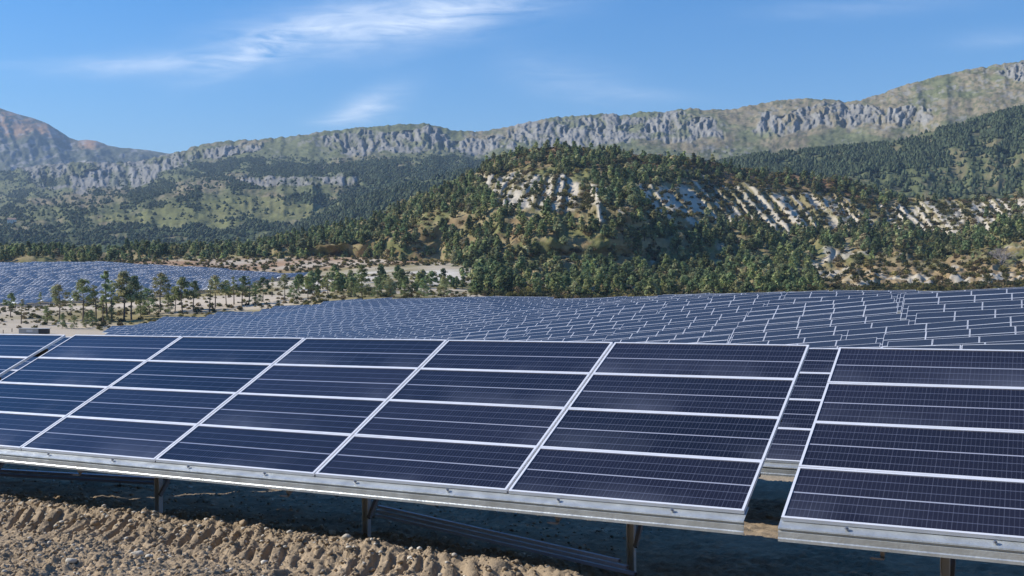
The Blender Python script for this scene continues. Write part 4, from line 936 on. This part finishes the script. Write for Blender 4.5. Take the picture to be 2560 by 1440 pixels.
# low cabinet on the dirt beyond the left end of the front row
def z_at(x, yb, z0, z1):
    zz = np.arange(z0, z1, 1.0); py = 720 - ground_u((x - 1280) / F * zz, zz) / zz * F; ok = np.where(py <= yb)[0]; return float(zz[ok[0]]) if len(ok) else z1
zc_ = z_at(86, 834, 250, 340); xc_ = (86 - 1280) / F * zc_
M_CONC = mat_simple('grey_concrete', (.40, .40, .38), .85, 0, .15, 2); M_DARK = mat_simple('dark_louvre', (.03, .032, .036), .6); M_LID = mat_simple('pale_roof_sheet', (.62, .62, .60), .6, 0, .08, 2)
e = bpy.data.objects.new('equipment_cabinet', None); col.objects.link(e); e.location = W(xc_, zc_, gz(xc_, zc_)); e.rotation_euler = (0, 0, R(-6)); tag(e, 'long low grey cabinet with a dark right end on the beige dirt', 'cabinet')
mb = MB(); mb.box((-1.2, 0, .65), (6.0, 2.2, 1.5)); mb.build('body', [M_CONC], e)
mb = MB(); mb.box((0, 0, 1.48), (8.9, 2.6, .14)); mb.build('roof', [M_LID], e)
mb = MB(); mb.box((3.0, .1, .62), (2.35, 2.0, 1.4)); [mb.box((3.0, -.92, .2 + .2 * k), (2.2, .06, .05)) for k in range(6)]; mb.build('louvre', [M_DARK], e)
mb = MB(); mb.box((-.9, -1.115, .8), (1.9, .04, .7)); mb.build('panel_door', [M_LID], e)
# small marker posts on the dirt
for x, y, lb in ((30, 830, 'short wooden stake on the dirt left of the cabinet'), (8, 834, 'short dark stake at the far left edge of the dirt')):
    z = z_at(x, y, 250, 340); X = (x - 1280) / F * z; mb = MB(); mb.box((0, 0, .45), (.16, .16, 1.1)); mb.cyl((0, 0, 1.02), .09, .05, 0, 6); o = mb.build('stake', [M_BARK]); o.location = W(X, z, gz(X, z)); tag(o, lb, 'stake', 'stakes on the dirt')
# village house far off on the left slope
d_ = (np.abs(PXg - 36) + 3 * np.abs(MY - 560)); d_[Mt < .8] = 1e9; ij = np.unravel_index(np.argmin(d_), d_.shape); hp_ = MP[ij]
M_WALL = mat_simple('limewash', (.70, .66, .58), .9); M_ROOF = mat_simple('clay_tile', (.36, .24, .17), .9); M_WIN = mat_simple('window_dark', (.04, .045, .05), .3)
e = bpy.data.objects.new('farmhouse', None); col.objects.link(e); e.location = tuple(hp_ - np.array([0, 8, 1])); e.rotation_euler = (0, 0, R(12)); tag(e, 'tiny pale farmhouse among trees on the far left mountain foot', 'house')
mb = MB(); mb.box((0, 0, 3), (15, 9, 8)); mb.build('wall', [M_WALL], e)
mb = MB(); mb.quad([(-8, -5, 7), (8, -5, 7), (8, 0, 10.5), (-8, 0, 10.5)]); mb.quad([(-8, 0, 10.5), (8, 0, 10.5), (8, 5, 7), (-8, 5, 7)]); mb.quad([(-7.5, -4.5, 7), (-7.5, 4.5, 7), (-7.5, 0, 10.2)]); mb.quad([(7.5, -4.5, 7), (7.5, 4.5, 7), (7.5, 0, 10.2)]); mb.build('roof', [M_ROOF], e)
for xw in (-4.5, 0, 4.5):
    mb = MB(); mb.box((xw, -4.53, 4), (1.4, .1, 2)); mb.build('window', [M_WIN], e)
# bare grey shrub among the trees at the right edge
V, Fc = [], []; rg = random.Random(5)
def twig(p, d, L, r, dep):
    q = p + d * L; tube(V, Fc, p, q, r, r * .6, 3)
    if dep == 0: return
    for _ in range(4 if dep > 1 else 5):
        n_ = d + np.array([rg.gauss(0, .5), rg.gauss(0, .5), rg.gauss(.05, .3)]); n_ /= np.linalg.norm(n_); twig(p + d * L * rg.uniform(.5, 1), n_, L * rg.uniform(.55, .8), r * .55, dep - 1)
for _ in range(5):
    d = np.array([rg.gauss(0, .5), rg.gauss(0, .5), 1.0]); d /= np.linalg.norm(d); twig(np.zeros(3), d, 4.2, .22, 4)
zz = 505.; d_ = np.abs(PXh - 2505) + 2 * np.abs(HY - 660); ij = np.unravel_index(np.argmin(d_), d_.shape)
me = bpy.data.meshes.new('bare_shrub'); fast_mesh(me, np.array(V) * S, np.array(Fc)); me.materials.append(mat_simple('dead_wood', (.33, .30, .29), .9)); o = bpy.data.objects.new('bare_shrub', me); col.objects.link(o); o.location = tuple(HP[ij]); tag(o, 'leafless grey tree standing among green pines near the right edge', 'tree')

# ------------------------------------------------------------------ the air between
zt = max(MP[..., 2].max(), FPT) + 20
hz = bpy.data.meshes.new('haze'); bm = bmesh.new(); bmesh.ops.create_cube(bm, size=1.0)
gx0, gx1, gy0, gy1 = GX.min() * S - 5, GX.max() * S + 5, GZ.min() * S - 5, GZ.max() * S + 5; zb = min(H_.min() * S + CZ, 0) - 1
for v in bm.verts: v.co = Vector(((gx0 + gx1) / 2 + v.co.x * (gx1 - gx0), (gy0 + gy1) / 2 + v.co.y * (gy1 - gy0), zb + (v.co.z + .5) * (zt - zb)))
bm.to_mesh(hz); bm.free(); ho = bpy.data.objects.new('haze', hz); col.objects.link(ho); tag(ho, 'thin blue haze over the valley and mountains', 'haze', None, 'stuff')
hm = bpy.data.materials.new('haze'); hm.use_nodes = True; t = hm.node_tree; t.nodes.clear(); pv = t.nodes.new('ShaderNodeVolumePrincipled'); ou = t.nodes.new('ShaderNodeOutputMaterial')
pv.inputs['Color'].default_value = (.50, .70, 1.0, 1); pv.inputs['Density'].default_value = 9e-5; pv.inputs['Anisotropy'].default_value = 0.0
t.links.new(pv.outputs[0], ou.inputs['Volume']); hz.materials.append(hm)
